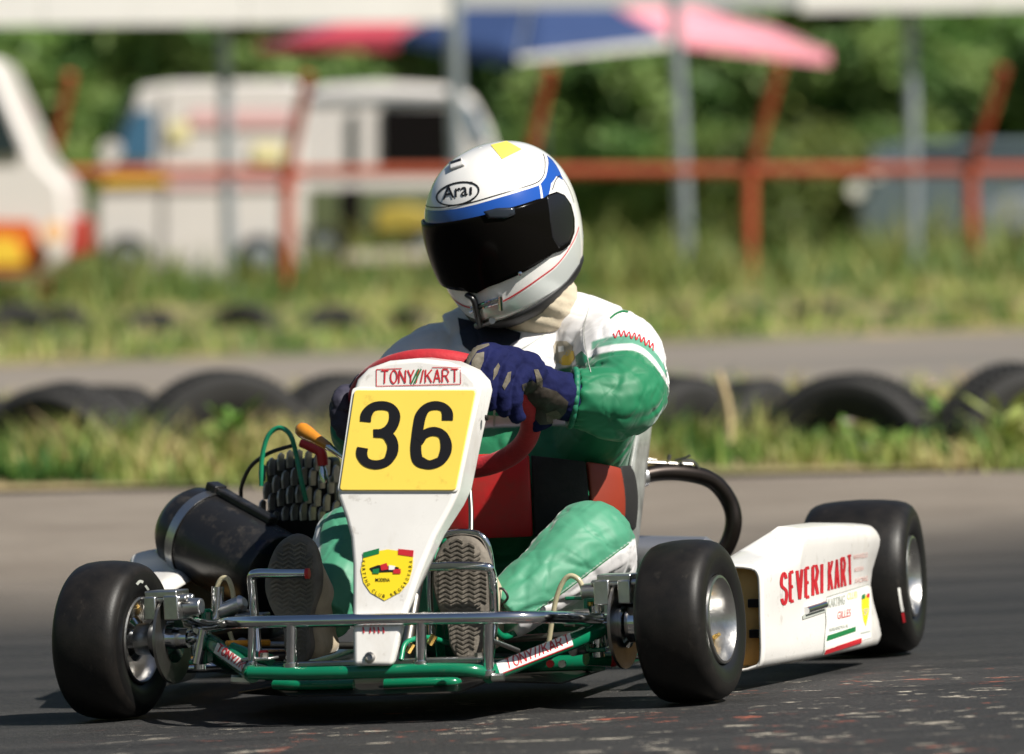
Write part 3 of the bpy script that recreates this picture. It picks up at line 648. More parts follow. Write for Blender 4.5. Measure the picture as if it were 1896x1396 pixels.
vwheel(-120, 500, 40.9, .3, r, c0)
c0 = (WX(1750, 60), 60., 0.); r = root('blue_grey_car', 'dark blue grey estate car nosing out from the right edge', 'car', c0)
vside('body', [(1592, 420), (1588, 345), (1630, 312), (1672, 300), (2300, 296), (2320, 430), (2300, 470), (1610, 470)], 60, 1.7, CBL, r, c0, .06)
vside('cabin', [(1610, 318), (1612, 282), (1660, 264), (1760, 260), (2100, 262), (2180, 300)], 60.15, 1.4, CBL, r, c0, .05)
vside('side_window', [(1690, 296), (1700, 274), (2080, 274), (2130, 296)], 60.05, .03, VGL, r, c0, 0)
for u, v in ((1585, 352), (1622, 318)): lathe('lamp', [(-.04, .01), (-.04, .10), (.04, .11), (.04, .01)], G(u, v, 59.85)-np.array(c0), (0, 1, 0), mat('lamp_glass', (.62, .62, .55), .15), r, seg=16)
vwheel(1700, 462, 59.8, .3, r, c0); vwheel(2200, 462, 59.8, .3, r, c0)
c0 = (WX(1890, 56), 56., 0.); r = root('silver_car', 'silver car bonnet low at the right photo edge', 'car', c0)
vside('body', [(1822, 440), (1818, 395), (1850, 366), (1930, 355), (2000, 350), (2600, 350), (2600, 470), (1830, 470)], 56, 1.7, CSL, r, c0, .05)
vside('cabin', [(1960, 352), (2020, 300), (2420, 296), (2500, 350)], 56.15, 1.4, CSL, r, c0, .05); vside('side_window', [(1990, 348), (2030, 308), (2400, 306), (2450, 348)], 56.05, .03, VGL, r, c0, 0)
vwheel(1900, 468, 55.85, .3, r, c0); vwheel(2480, 468, 55.85, .3, r, c0)

# ---- trees: trunk, limbs and leaf-clump crowns
BARK = mat('bark', (.06, .045, .032), .9, var=.4)
m, t, b = nodes('leaf_mass'); a = N(t, 'ShaderNodeAttribute'); a.attribute_name = 'tint'; oi = N(t, 'ShaderNodeObjectInfo'); hs = N(t, 'ShaderNodeHueSaturation')
t.links.new(a.outputs['Color'], hs.inputs['Color']); t.links.new(rng_(t, oi.outputs['Random'], 0, 1, .47, .53), hs.inputs['Hue']); t.links.new(rng_(t, oi.outputs['Random'], 0, 1, .7, 1.35), hs.inputs['Value'])
t.links.new(hs.outputs[0], b.inputs['Base Color']); b.inputs['Roughness'].default_value = .55; tr = N(t, 'ShaderNodeBsdfTranslucent'); t.links.new(hs.outputs[0], tr.inputs[0]); mx = N(t, 'ShaderNodeMixShader', i0=.55)
t.links.new(b.outputs[0], mx.inputs[1]); t.links.new(tr.outputs[0], mx.inputs[2]); t.links.new(mx.outputs[0], t.nodes['Material Output'].inputs[0]); LEAVES = m
def crown_mesh(seed, H, W, ncl, nl, ls):
    rg = np.random.default_rng(seed); C = []
    for i in range(ncl):
        a = rg.uniform(0, 6.28); rr = W*math.sqrt(rg.uniform(0, 1)); z = H*rg.uniform(.08, 1); s = 1-.45*(z/H)**2; C.append((math.cos(a)*rr*s, math.sin(a)*rr*s, z, rg.uniform(.35, .9)))
    n = ncl*nl; C = np.array(C); k = np.repeat(np.arange(ncl), nl); d = rg.normal(0, 1, (n, 3)); d /= np.linalg.norm(d, axis=1)[:, None]; rad = C[k, 3]*rg.uniform(.3, 1, n)**.5
    P = C[k, :3]+d*rad[:, None]*np.array([1, 1, .75]); P[:, 2] = np.maximum(P[:, 2], .1)
    u = rg.normal(0, 1, (n, 3)); u /= np.linalg.norm(u, axis=1)[:, None]; v = np.cross(u, d+rg.normal(0, .4, (n, 3))); v /= np.linalg.norm(v, axis=1)[:, None]; s = ls*rg.uniform(.6, 1.4, (n, 1))
    V = np.stack([P-u*s, P+v*s*.45, P+u*s, P-v*s*.45], 1); Fc = np.arange(n*4).reshape(n, 4)
    base = np.array([(.12, .21, .055), (.17, .28, .07), (.26, .37, .10)])[rg.integers(0, 3, ncl)]; c = base[k]*rg.uniform(.7, 1.3, (n, 1)); cc = np.ones((n, 4, 4)); cc[:, :, :3] = c[:, None]
    return V.reshape(-1, 3), Fc, cc
kinds = []
for s_, (H, W) in enumerate([(5.2, 2.1), (4.4, 1.95), (5.8, 2.3)]):
    V, Fc, cc = crown_mesh(s_+3, H, W, 100, 125, .15); o = mesh('crown', V, Fc, LEAVES, smooth=False); o.data.color_attributes.new('tint', 'FLOAT_COLOR', 'POINT').data.foreach_set('color', cc.ravel())
    mb = MB(); mb.tube([(0, 0, -.3, .16), (.08, 0, H*.3, .12), (-.05, .05, H*.6, .07), (0, 0, H*.85, .02)], 0, seg=10)
    for k in range(7): a = k*2.4; z = H*(.2+.09*k); mb.tube([(0, 0, z, .06), (math.cos(a)*W*.4, math.sin(a)*W*.4, z+.4, .04), (math.cos(a)*W*.75, math.sin(a)*W*.75, z+.9, .012)], 0, seg=6)
    tr_ = mb.build('trunk', BARK); kinds.append((o, tr_, [False]))
desc = ['rounded bushy tree', 'short dense tree', 'tall broad tree']
spots = [(-7.5, 66, 0), (-5.4, 70, 2), (-4.1, 64.5, 1), (-2.6, 68, 0), (-1.0, 72, 2), (.2, 65, 1), (1.2, 69, 0), (2.3, 64, 0), (3.3, 70, 2), (4.0, 65.5, 1), (5.4, 68, 0), (6.3, 63.5, 1), (7.6, 70, 2), (9.2, 66, 0), (-9.4, 69, 2), (-6.6, 76, 2), (-3, 78, 2), (.6, 78, 2), (3.8, 77, 2), (7.2, 78, 2), (-11.5, 72, 2), (11.6, 72, 2), (-13, 66, 1), (12.8, 65, 1)]
where = ['above the cab of the white van', 'high over the left vehicle', 'behind the white van side', 'behind the gap between the two vans', 'deep behind the camper van roof', 'above the camper window', 'behind the blue parasol', 'right above the helmet', 'behind the leaning silver pole', 'between the leaning pole and the middle fence arm', 'behind the pink canvas edge', 'above the blue grey car', 'at the upper right of the boards', 'off the right edge front rank', 'off the left edge tall', 'in the back rank far left', 'in the back rank left of centre', 'in the back rank centre', 'in the back rank right of centre', 'in the back rank far right', 'outermost left back', 'outermost right back', 'outermost left front', 'outermost right front']
for i, (x, y, k) in enumerate(spots):
    co, to, used_ = kinds[k]; r = root('leafy_tree', f'{desc[k]} {where[i]}', 'tree', (x, y+4.5, -.1), 'trees in a dense belt behind the vehicles'); r.rotation_euler = (0, 0, i*1.7); r.scale = (1, 1, .9+.06*(i % 5))
    if not used_[0]: used_[0] = True; co.parent = r; to.parent = r
    else:
        for q in (co, to): q2 = q.copy(); COL.objects.link(q2); q2.parent = r
# the thicket that fills the belt between the trunks
n = 46000; x = rng.uniform(-15, 15, n); cl = np.array([noise.noise(Vector((a*.55, 3., 7.))) for a in x]); zt_ = 3.1+1.5*cl; z = zt_*rng.uniform(0, 1, n)**.9
dep = np.array([noise.noise(Vector((a*.8, b_*.9, 2.))) for a, b_ in zip(x, z)]); y = 64.9-.8*dep+rng.exponential(.35, n)
u = rng.normal(0, 1, (n, 3)); u /= np.linalg.norm(u, axis=1)[:, None]; v = np.cross(u, rng.normal(0, 1, (n, 3))+np.array([.4, -.6, .5])); v /= np.linalg.norm(v, axis=1)[:, None]; s = .15*rng.uniform(.6, 1.4, (n, 1)); P = np.c_[x, y, z]
V = np.stack([P-u*s, P+v*s*.5, P+u*s, P-v*s*.5], 1); pal = np.array([(.10, .19, .05), (.14, .24, .06), (.18, .29, .075), (.24, .34, .10)])
kx = np.array([noise.noise(Vector((a*1.3, b_*1.3, 9.))) for a, b_ in zip(x, z)]); c = pal[np.clip((kx*2.2+.5)*4, 0, 3.99).astype(int)]*rng.uniform(.7, 1.3, (n, 1)); cc = np.ones((n, 4, 4)); cc[:, :, :3] = c[:, None]
m_th = gmat('thicket_leaf'); o = mesh('thicket', V.reshape(-1, 3), np.arange(n*4).reshape(n, 4), m_th, smooth=False); o.data.color_attributes.new('tint', 'FLOAT_COLOR', 'POINT').data.foreach_set('color', cc.ravel()); o['kind'] = 'stuff'; o['label'] = 'dense green thicket filling the gaps between the trees'; o['category'] = 'thicket'
# low bushes closing the foot of the belt
V, Fc, cc = crown_mesh(31, 1.7, 1.3, 34, 110, .09); bo = None
for i, (x, y) in enumerate([(-6.2, 62.5), (-1.6, 62), (1.0, 61.5), (2.6, 61.8), (3.6, 61), (5.0, 62.2), (8.2, 62.4), (-3.6, 62.6)]):
    if bo is None: bo = mesh('green_bush', V, Fc, LEAVES, smooth=False); bo.data.color_attributes.new('tint', 'FLOAT_COLOR', 'POINT').data.foreach_set('color', cc.ravel()); q = bo
    else: q = bo.copy(); COL.objects.link(q)
    q.location = (x, y+1.5, -.1); q.rotation_euler = (0, 0, i*1.3)
    tag(q, 'low leafy bush '+['behind the white van cab', 'behind the left part of the helmet', 'just right of the helmet', 'between the helmet and the leaning pole', 'left of the middle red post', 'right of the middle red post', 'beyond the right car', 'between the vans'][i], 'bush', 'bushes at the foot of the tree belt')

# ================================================================== GO-KART
kart = root('go_kart', 'white and green racing go-kart with yellow number 36 plate on its nose panel', 'go-kart', mw=KMAT)
def wheel(c, out, R, W, rr, left, front):
    c = np.array(c); out = np.array(out)/np.linalg.norm(out); h = W/2
    wp = lathe('wheel', [(h-.006, rr+.002), (h-.002, rr+.001), (h-.001, rr-.003), (h-.008, rr-.007), (h-.02, rr-.011), (h-.045, rr-.016), (h-.062, rr-.024), (h-.066, .034), (h-.058, .028), (h-.058, .0),
        (h-.066, .0), (h-.07, .034), (h-.068, rr-.018), (-h+.05, rr-.014), (-h+.02, rr-.010), (-h+.004, rr-.004), (-h+.001, rr-.001), (-h+.003, rr+.002), (-h+.01, rr+.001), (-h+.02, rr-.006), (h-.02, rr-.006)], c, out, ALU, kart, seg=56, closed=True)
    s = R/.13; pr = [(.82, rr+.001), (.93, rr+.006), (1.0, rr+.018), (1.03, R*.78), (1.01, R*.85), (.955, R*.905), (.86, R*.945), (.70, R*.972), (.38, R*.992), (0, R)]
    pr = [(a*h, b) for a, b in pr]; prof = [(-a, b) for a, b in pr]+[(a, b) for a, b in pr[-2::-1]]+[(h*.7, rr-.002), (-h*.7, rr-.002)]
    V, Fc = lathe_vf(prof, c, out, 72, closed=True); n = len(prof); ms = []
    for i in range(n):
        side = i < 4 or n-7 < i
        ms += [1 if side else 0]*72
    V = np.array(V); ax, u_, v_ = axisframe(out)                                         # the tyre squats a little on the track
    low = V[:, 2] < (c[2]-R*.955); V[low, 2] = np.maximum(V[low, 2], c[2]-R*.985)
    mesh('tyre', V, Fc, [RUB, RUBS], wp, ms=ms)
    hub = lathe('hub', [(-.04, .0), (-.04, .024), (.0, .024), (.006, .030), (.012, .030), (.012, .018), (.022, .016), (.024, 0)], c+out*(h-.062), out, CHR, wp, seg=24)
    ax, u_, v_ = axisframe(out)
    mb = MB()
    for k in range(3 if front else 6):
        a = k*2*math.pi/(3 if front else 6)+.4; p = c+out*(h-.05)+(u_*math.cos(a)+v_*math.sin(a))*.024; lathe('wheel_nut', [(-.006, 0), (-.006, .0055), (.004, .0055), (.004, 0)], p, out, STEEL, wp, seg=6)
    for side in (1, -1):
        a = -2.2 if side > 0 else .9; p = c+out*side*(h-.035)+(u_*math.cos(a)+v_*math.sin(a))*(rr-.016); d = out*side*.8-(u_*math.cos(a)+v_*math.sin(a))*.6
        lathe('valve', [(0, 0), (0, .004), (.01, .004), (.012, .003), (.018, .003), (.018, 0)], p, d, GOLD, wp, seg=10)
    return wp
ST = math.radians(6.5); oL = np.array([math.cos(ST), -math.sin(ST), 0])
tl = math.radians(2.2)
wheel((.485, 0, .130), (oL[0], oL[1], math.sin(tl)), .130, .112, .069, 1, 1)
wheel((-.480, 0, .130), (-oL[0], -oL[1], math.sin(math.radians(1.5))), .130, .112, .069, 0, 1)
wheel((.582, 1.04, .140), (1, 0, 0), .140, .185, .071, 1, 0)
wheel((-.56, 1.04, .140), (-1, 0, 0), .140, .19, .071, 0, 0)
tyl = [c for o_ in kart.children for c in o_.children if c.name.startswith('tyre')]
ft = px_on(bvh_of(tyl[2]), .0012); stroke('sidewall_marking', [(1664, 1088), (1667, 1110), (1671, 1132)], 5, ft, STK, tyl[2].parent, L=5); stroke('sidewall_marking', [(1671, 1134), (1674, 1152)], 5, ft, REDP, tyl[2].parent, L=5)
ft = px_on(bvh_of(tyl[1]), .0012); stroke('sidewall_marking', [(252, 1082), (258, 1076), (264, 1078)], 5, ft, GREYP, tyl[1].parent, L=5); stroke('sidewall_marking', [(268, 1084), (274, 1092)], 4, ft, GREYP, tyl[1].parent, L=5)
# front hubs, brake discs, calipers, yokes
for s in (1, -1):
    ou = oL*s; cc = np.array([.485*s, 0, .13]); dc = cc-ou*.112
    d = lathe('brake_disc', [(-.0025, .030), (-.0025, .073), (.0025, .073), (.0025, .030)], dc, ou, STEEL, kart, seg=48, closed=True)
    mb = MB(); ax, u_, v_ = axisframe(ou)
    for k in range(3): a = k*2.094; mb.tube([dc+ou*.0, dc+ou*.02+(u_*math.cos(a)+v_*math.sin(a))*.024, ], .008, seg=8, smooth=False)
    mb.lathe([(-.03, .0), (-.03, .016), (-.004, .018), (-.004, .040), (.008, .040), (.012, .032), (.030, .032), (.034, .026), (.060, .026), (.066, .036), (.078, .036), (.078, 0)], dc, ou, seg=32); mb.build('disc_carrier', CHR, d)
    mb = MB(); cp = dc-np.array([0, 0, 0])+np.array([0, -.02, .052]) ; Rb = np.array(Matrix.Rotation(-ST, 3, 'Z'))
    mb.box(cp-ou*.020, (.026, .062, .040), Rb); mb.box(cp+ou*.018, (.022, .060, .038), Rb); mb.box(cp+np.array([0, 0, .022]), (.058, .050, .012), Rb)
    for q in (-.018, .018): mb.lathe([(-.042, 0), (-.042, .006), (.04, .006), (.04, 0)], cp+np.array([0, q, .014]), ou, seg=8)
    mb.lathe([(-.03, 0), (-.03, .013), (0, .015), (0, 0)], cp-ou*.032, ou, seg=20)
    bevel(mb.build('caliper', ALU, d), .003)
    kp = np.array([.333*s, -.0, .13]); mb = MB()                                          # kingpin yoke
    mb.box(kp+np.array([0, 0, .040]), (.030, .030, .007)); mb.box(kp+np.array([0, 0, -.040]), (.030, .030, .007)); mb.box(kp+np.array([-s*.014, .0, 0]), (.007, .032, .085)); mb.box(kp+np.array([-s*.02, .0, .043]), (.06, .012, .006))
    bevel(mb.build('yoke', GRN, kart), .002)
    mb = MB(); mb.lathe([(-.052, 0), (-.052, .010), (-.044, .010), (-.044, .0065), (.046, .0065), (.046, .010), (.054, .010), (.054, 0)], kp, (0, 0, 1), seg=12); mb.lathe([(-.03, .0), (-.03, .013), (.03, .013), (.03, 0)], kp, (0, 0, 1), seg=20)
    mb.tube([kp, dc-ou*.02], .0125, smooth=False); mb.build('kingpin', CHR, kart)
    mb = MB(); e = kp+np.array([-s*.045, .09, -.02]); mb.tube([kp+np.array([0, .01, -.02]), e], .007, smooth=False); mb.tube([e, np.array([s*.04, .10, .10])], .006, smooth=False); V, Fc = ell(e, (.012, .012, .012), seg=12, rings=8); mb.add(V, Fc); mb.build('tie_rod', STEEL, kart)
# green chassis tubes
def kk(u, v, Y): return K(u, v, Y=Y)
tube('frame_tube', [kk(462, 1246, -.26), kk(560, 1247, -.275), kk(680, 1244, -.28), kk(800, 1240, -.275), kk(870, 1241, -.268), kk(910, 1248, -.24)], .0105, GRN, kart, n=8)
tube('frame_tube', [kk(903, 1250, -.25), kk(1000, 1211, -.13), kk(1112, 1165, 0)], .0138, GRN, kart, n=6)
tube('frame_tube', [kk(392, 1190, 0), kk(430, 1218, -.12), kk(468, 1248, -.25)], .0142, GRN, kart, n=6)
tube('frame_tube', [kk(508, 1268, -.20), kk(560, 1269, -.215), kk(655, 1267, -.215)], .008, GRN, kart)
tube('frame_tube', [kk(712, 1266, -.215), kk(830, 1263, -.21), kk(852, 1266, -.19)], .008, GRN, kart)
for s in (1, -1):
    tube('frame_tube', [(.335*s, .02, .115), (.31*s, .12, .075), (.29*s, .35, .052), (.30*s, .8, .055), (.31*s, 1.12, .085)], .014, GRN, kart)
tube('frame_tube', [(-.29, .22, .055), (.29, .22, .055)], .014, GRN, kart, smooth=False); tube('frame_tube', [(-.3, .86, .058), (.3, .86, .058)], .014, GRN, kart, smooth=False)
tube('frame_tube', [kk(1085, 1218, .02), kk(1132, 1220, .05)], .0125, GRN, kart, smooth=False)
lathe('end_cap', [(0, 0), (0, .013), (.006, .013), (.009, .009), (.009, 0)], kk(1132, 1220, .05), (1, 0, 0), REDRUB, kart, seg=16)
lathe('end_cap', [(-.004, 0), (-.004, .006), (.004, .006), (.004, 0)], kk(1019, 1229, -.05), (0, 1, 0), REDRUB, kart, seg=12)
lathe('bolt', [(-.004, 0), (-.004, .006), (.004, .006), (.004, 0)], kk(1041, 1229, -.05), (0, 1, 0), ALU, kart, seg=12)
tr = slab('floor_tray', [kk(505, 1273, -.19), kk(535, 1290, -.235), kk(700, 1289, -.25), kk(850, 1284, -.235), kk(905, 1262, -.20), (.27, 0, .036), (.27, .32, .036), (-.27, .32, .036), (-.27, 0, .036)], (0, 0, .003), DARKM, kart, .001)
bolt = slab('tray_lip', [kk(545, 1226, -.15), kk(885, 1216, -.15), kk(885, 1228, -.15), kk(545, 1236, -.15)], (0, .02, 0), ALU, kart, .002)
# chrome bumper
bump = tube('front_bumper', [kk(350, 1150, .01), kk(392, 1158, -.08), kk(432, 1153, -.19), kk(520, 1151, -.265), kk(760, 1146, -.28), kk(960, 1143, -.26), kk(1040, 1143, -.16), kk(1108, 1146, -.02)], .0098, CHR, kart, n=8)
for u, v0, v1, y0, y1, r in ((540, 1160, 1232, -.27, -.265, .0085), (780, 1156, 1228, -.28, -.27, .0085), (467, 1164, 1230, -.235, -.22, .0065), (905, 1152, 1246, -.265, -.25, .0085)):
    tube('bumper_post', [kk(u, v0-8, y0), kk(u-1, v1, y1)], r, CHR, bump, smooth=False, seg=14)
    lathe('post_foot', [(-.004, 0), (-.004, r*1.45), (.004, r*1.45), (.004, 0)], kk(u-1, v1, y1), (0, 0, 1), CHR, bump, seg=14)
for u, v, Y, w_ in ((483, 1222, -.21, .030), (880, 1222, -.2, .030)):
    p = kk(u, v, Y); slab('bracket', [p+np.array([-w_, -.012, .0]), p+np.array([w_*.6, -.016, .0]), p+np.array([w_, 0, .002]), p+np.array([w_*.6, .016, .0]), p+np.array([-w_, .012, .0])], (0, 0, .004), ALU, kart, .001)
    lathe('bolt', [(0, 0), (0, .007), (.008, .007), (.008, 0)], p+np.array([.006, 0, .003]), (0, 0, 1), STEEL, kart, seg=6)
lathe('bolt', [(-.008, 0), (-.008, .006), (.012, .006), (.012, 0)], kk(920, 1254, -.26), (1, 0, 0), ALU, kart, seg=6); lathe('bolt', [(-.01, 0), (-.01, .007), (.02, .007), (.02, 0)], kk(440, 1258, -.2), (1, .2, -.1), ALU, kart, seg=6)
# stickers on the diagonal tubes
fr_tubes = [o for o in kart.children if o.name.startswith('frame_tube')]
bv = bvh_of(fr_tubes); fn = px_on(bv, .0007); fn2 = px_on(bv, .0014)
tR = fr_tubes[1]; tL = fr_tubes[2]
bvR = bvh_of(tR); fR = px_on(bvR, .0006); fR2 = px_on(bvR, .0013)
st = poly('frame_sticker', [(918, 1224), (1054, 1169), (1061, 1194), (926, 1250)], fR, STK, tR, L=5)
q = [(933, 1222), (1052, 1174), (1056, 1190), (937, 1240)]
signword('sticker_lettering', 'TONY//KART', q, 2.6, fR2, REDP, tR, widths={'/': .45, 'T': 1.2})
stroke('sticker_line', [(930, 1246), (1060, 1195)], 2, fR2, REDP, tR, smooth=False)
bvL = bvh_of(tL); fL = px_on(bvL, .0006); fL2 = px_on(bvL, .0013)
poly('frame_sticker', [(403, 1190), (456, 1226), (447, 1244), (396, 1208)], fL, STK, tL, L=5)
signword('sticker_lettering', 'TONY//K', [(408, 1193), (456, 1228), (449, 1240), (401, 1205)], 2.4, fL2, REDP, tL, widths={'/': .45, 'T': 1.2})
# ---- nose panel
NP0 = K(690, 1233, Y=-.30); NN = np.array([0, -1, .32]); NN = NN/np.linalg.norm(NN)
def nose(off): return lambda u, v: KP(u, v, NP0+NN*off, NN)
out = [(653, 1233), (652, 1140), (652, 1045), (648, 995), (638, 958), (624, 918), (640, 815), (654, 722), (661, 702), (681, 682), (720, 668), (775, 663), (830, 670), (866, 686), (884, 706), (888, 724), (868, 815), (849, 908), (836, 938), (806, 992), (776, 1062), (750, 1140), (726, 1233)]
NM = MB(); Pf = [nose(0)(u, v) for u, v in out]; ctr = np.mean(Pf, 0); n = len(Pf)
def depth(z): t_ = min(1, max(0, (z-.20)/.16)); return .022+.052*t_*t_*(3-2*t_)
Pb = [p+np.array([(.004 if p[0] > ctr[0]+.02 else -.0), depth(p[2]), 0]) for p in Pf]
NM.add(Pf+Pb, [tuple(range(n)), tuple(range(2*n-1, n-1, -1))]+[(i, n+i, n+(i+1) % n, (i+1) % n) for i in range(n)])
nosep = NM.build('nose_panel', WHITE, kart, sharp=50)
bm = bmesh.new(); bm.from_mesh(nosep.data); bmesh.ops.recalc_face_normals(bm, faces=bm.faces); bm.to_mesh(nosep.data); bm.free()
bevel(nosep, .0075, 4, 40)
def rounded(q, r, n=4):
    q = [np.array(p, float) for p in q]; o_ = []
    for i, p in enumerate(q):
        a = q[i-1]-p; b_ = q[(i+1) % len(q)]-p; a = a/np.linalg.norm(a); b_ = b_/np.linalg.norm(b_)
        for k in range(n+1): t_ = k/n; o_.append(p+a*r*(1-t_)**2+b_*r*t_**2)
    return o_
plate = slab('number_plate', [nose(.0045)(*p) for p in rounded([(656, 722), (881, 722), (843, 908), (628, 908)], 7)], NN*-.003, YEL, nosep, .0012)
slab('plate_backing', [nose(.0020)(*p) for p in rounded([(652, 717), (887, 718), (848, 911), (624, 911)], 9)], NN*-.003, STK, nosep, .001)
D3 = [(.085, .69), (.09, .80), (.17, .90), (.31, .925), (.44, .89), (.505, .79), (.50, .67), (.44, .57), (.33, .53), (.22, .525)]
D3b = [(.26, .527), (.38, .515), (.47, .46), (.525, .36), (.525, .24), (.46, .12), (.31, .075), (.16, .115), (.085, .22), (.085, .32)]
D6 = [(.515, .71), (.50, .82), (.43, .90), (.31, .925), (.19, .89), (.115, .78), (.095, .62), (.09, .45), (.095, .28), (.15, .13), (.31, .075), (.46, .12), (.53, .24), (.53, .38), (.46, .51), (.33, .555), (.20, .515), (.12, .42)]
def digit(P, x0, w_):
    q = [(672, 741), (846, 741), (833, 870), (658, 870)]; return [(*bil(q, x0+p[0]/.61*w_, p[1]), ) for p in P]
for P, x0, P_all, of_ in ((D3, -.01, D3, .0053), (D3b, -.01, D3b, .0056), (D6[:12], .55, D6, .0053), (D6[9:], .55, D6, .0056)):
    V2 = []; F2 = []
    Q = []
    for i, p in enumerate(digit(P, x0, .44)):
        px_, py_ = P[i]; thick = 16.5 if (py_ > .88 or py_ < .13 or .5 < py_ < .56) else 20.5
        if P is D3 and i >= 8 or P is D3b and i <= 1: thick = 15.5
        Q.append((p[0], p[1], thick))
    V, Fc = stroke_vf(Q, 20, n=5); place2d('digit', V, Fc, nose(of_), BLACKP, nosep, 30)
signword('maker_lettering', 'TONY//KART', [(706, 686), (849, 683), (849, 707), (705, 710)], 2.7, nose(.0012), REDP, nosep, widths={'/': .4, 'T': 1.2}, L=20)
for P in ([(697, 684), (744, 682)], [(697, 715), (853, 711)], [(800, 680), (853, 680), (853, 711)], [(697, 684), (697, 715)]): stroke('print_line', P, 1.4, nose(.0010), REDP, nosep, L=20, smooth=False)
for a in (0, 5): stroke('green_slash', [(762+a, 710), (775+a, 683)], 2.6, nose(.0016), GREENP, nosep, smooth=False, L=20)
shield = [(673, 1031), (690, 1022), (718, 1017), (745, 1021), (765, 1030), (764, 1052), (757, 1078), (742, 1096), (712, 1112), (686, 1097), (673, 1078), (668, 1055)]
poly('shield_badge', shield, nose(.0012), YEL2, nosep, L=30)
poly('badge_flag', [(672, 1023), (702, 1015), (702, 1025), (673, 1033)], nose(.0018), GREENP, nosep, L=30); poly('badge_flag', [(737, 1016), (766, 1019), (765, 1031), (737, 1027)], nose(.0018), REDP, nosep, L=30)
V2 = []; F2 = []
def arctext(s, P, hgt, fn, m, par, name):
    V2, F2 = [], []; P = catmull([np.array(p, float) for p in P], 8); Ls = [0]
    for a, b_ in zip(P, P[1:]): Ls.append(Ls[-1]+np.linalg.norm(b_-a))
    for i, ch in enumerate(s):
        if ch == ' ': continue
        d = Ls[-1]*(i+.5)/len(s); k = max(j for j in range(len(Ls)-1) if Ls[j] <= d); p = P[k]+(P[k+1]-P[k])*(d-Ls[k])/(Ls[k+1]-Ls[k]); t_ = (P[k+1]-P[k]); t_ /= np.linalg.norm(t_); nn = np.array([t_[1], -t_[0]])
        V, Fc = text2d(ch, .01); wv = hgt*(.75 if ch not in 'I.' else .25); c_ = len(V2)
        V2 += [tuple(p+t_*(x-.5)*wv+nn*(y-.5)*hgt) for x, y in V]; F2 += [tuple(i_+c_ for i_ in f) for f in Fc]
    place2d(name, V2, F2, fn, m, par, 30)
arctext('KARTING CLUB', [(673, 1036), (676, 1070), (694, 1096), (714, 1105)], 6, nose(.0019), BLACKP, nosep, 'badge_lettering')
arctext('REGGIOVARA', [(722, 1103), (744, 1088), (757, 1064), (761, 1036)], 6, nose(.0019), BLACKP, nosep, 'badge_lettering')
text('badge_lettering', 'MODENA', [(695, 1070), (722, 1070), (722, 1077), (695, 1077)], nose(.0019), BLACKP, nosep, .01, 30)
for P, mm in (([(684, 1052), (700, 1046), (738, 1050), (740, 1058), (690, 1060)], BLACKP), ([(704, 1046), (716, 1042), (720, 1054), (706, 1056)], REDP), ([(720, 1046), (732, 1048), (730, 1055), (720, 1055)], STK), ([(690, 1054), (702, 1052), (702, 1062), (690, 1062)], GREENP), ([(728, 1054), (742, 1053), (742, 1062), (728, 1062)], REDP)):
    poly('badge_figure', P, nose(.0020 if mm is BLACKP else .0024), mm, nosep, L=30)
for u in (672, 686, 692, 700, 709): stroke('red_marking', [(u, 1161), (u+(2 if u != 686 else -1), 1172)], 2.6, nose(.0012), REDP, nosep, smooth=False, L=20)
o = lathe('screw', [(-.002, 0), (-.002, .0088), (.003, .0088), (.0045, .005), (.0025, .0045), (.0025, 0)], nose(0)(685, 1218), NN, STEEL, nosep, seg=20)
sp_ = nose(0)(884, 775)+np.array([.0045, .04, 0]); lathe('screw', [(-.002, 0), (-.002, .005), (.002, .004), (.002, 0)], sp_, (1, 0, 0), DARKM, nosep, seg=14)
tube('nose_stay', [kk(760, 900, -.05), (.09, .0, .25), (.06, .05, .12), (.05, .10, .05)], .008, GRN, kart)
# ---- steering wheel
WC = K(822, 768, Y=.10); WN = np.array([0, .64, .77]); WU = np.array([1, 0, 0.]); WV = np.cross(WN, WU); WR = .1425
def wpt(a, r=WR, o_=0.): a = math.radians(a); return WC+r*(WU*math.cos(a)+WV*math.sin(a))+WN*o_
sw = tube('steering_wheel', [wpt(a) for a in range(0, 360, 12)], .0172, REDW, kart, closed=True, n=3, seg=20)
mb = MB()
for a in (90, 210, 330):
    P0 = wpt(a, .03, -.012); P1 = wpt(a, WR-.005); d_ = (P1-P0); side = np.cross(WN, d_/np.linalg.norm(d_)); mb.add([P0-side*.02, P1-side*.014, P1+side*.014, P0+side*.02]+[p+WN*.005 for p in (P0-side*.02, P1-side*.014, P1+side*.014, P0+side*.02)], [(0, 1, 2, 3), (7, 6, 5, 4), (0, 4, 5, 1), (1, 5, 6, 2), (2, 6, 7, 3), (3, 7, 4, 0)])
mb.build('spoke', BLKPL, sw); lathe('wheel_hub', [(-.03, 0), (-.03, .03), (.0, .042), (.006, .042), (.006, 0)], WC-WN*.012, WN, BLKPL, sw, seg=28)
mb = MB()
for a in (30, 150, 270): mb.lathe([(0, 0), (0, .006), (.006, .006), (.006, 0)], wpt(a, .032, -.004), WN, seg=6)
mb.build('hub_bolt', ALU, sw)
tube('steering_column', [WC-WN*.03, np.array([.06, -.08, .20]), np.array([.05, -.12, .11])], .009, STEEL, kart, smooth=False)
tube('brake_rod', [kk(868, 885, .12), kk(872, 940, .10), kk(872, 992, .08)], .0042, STEEL, kart)
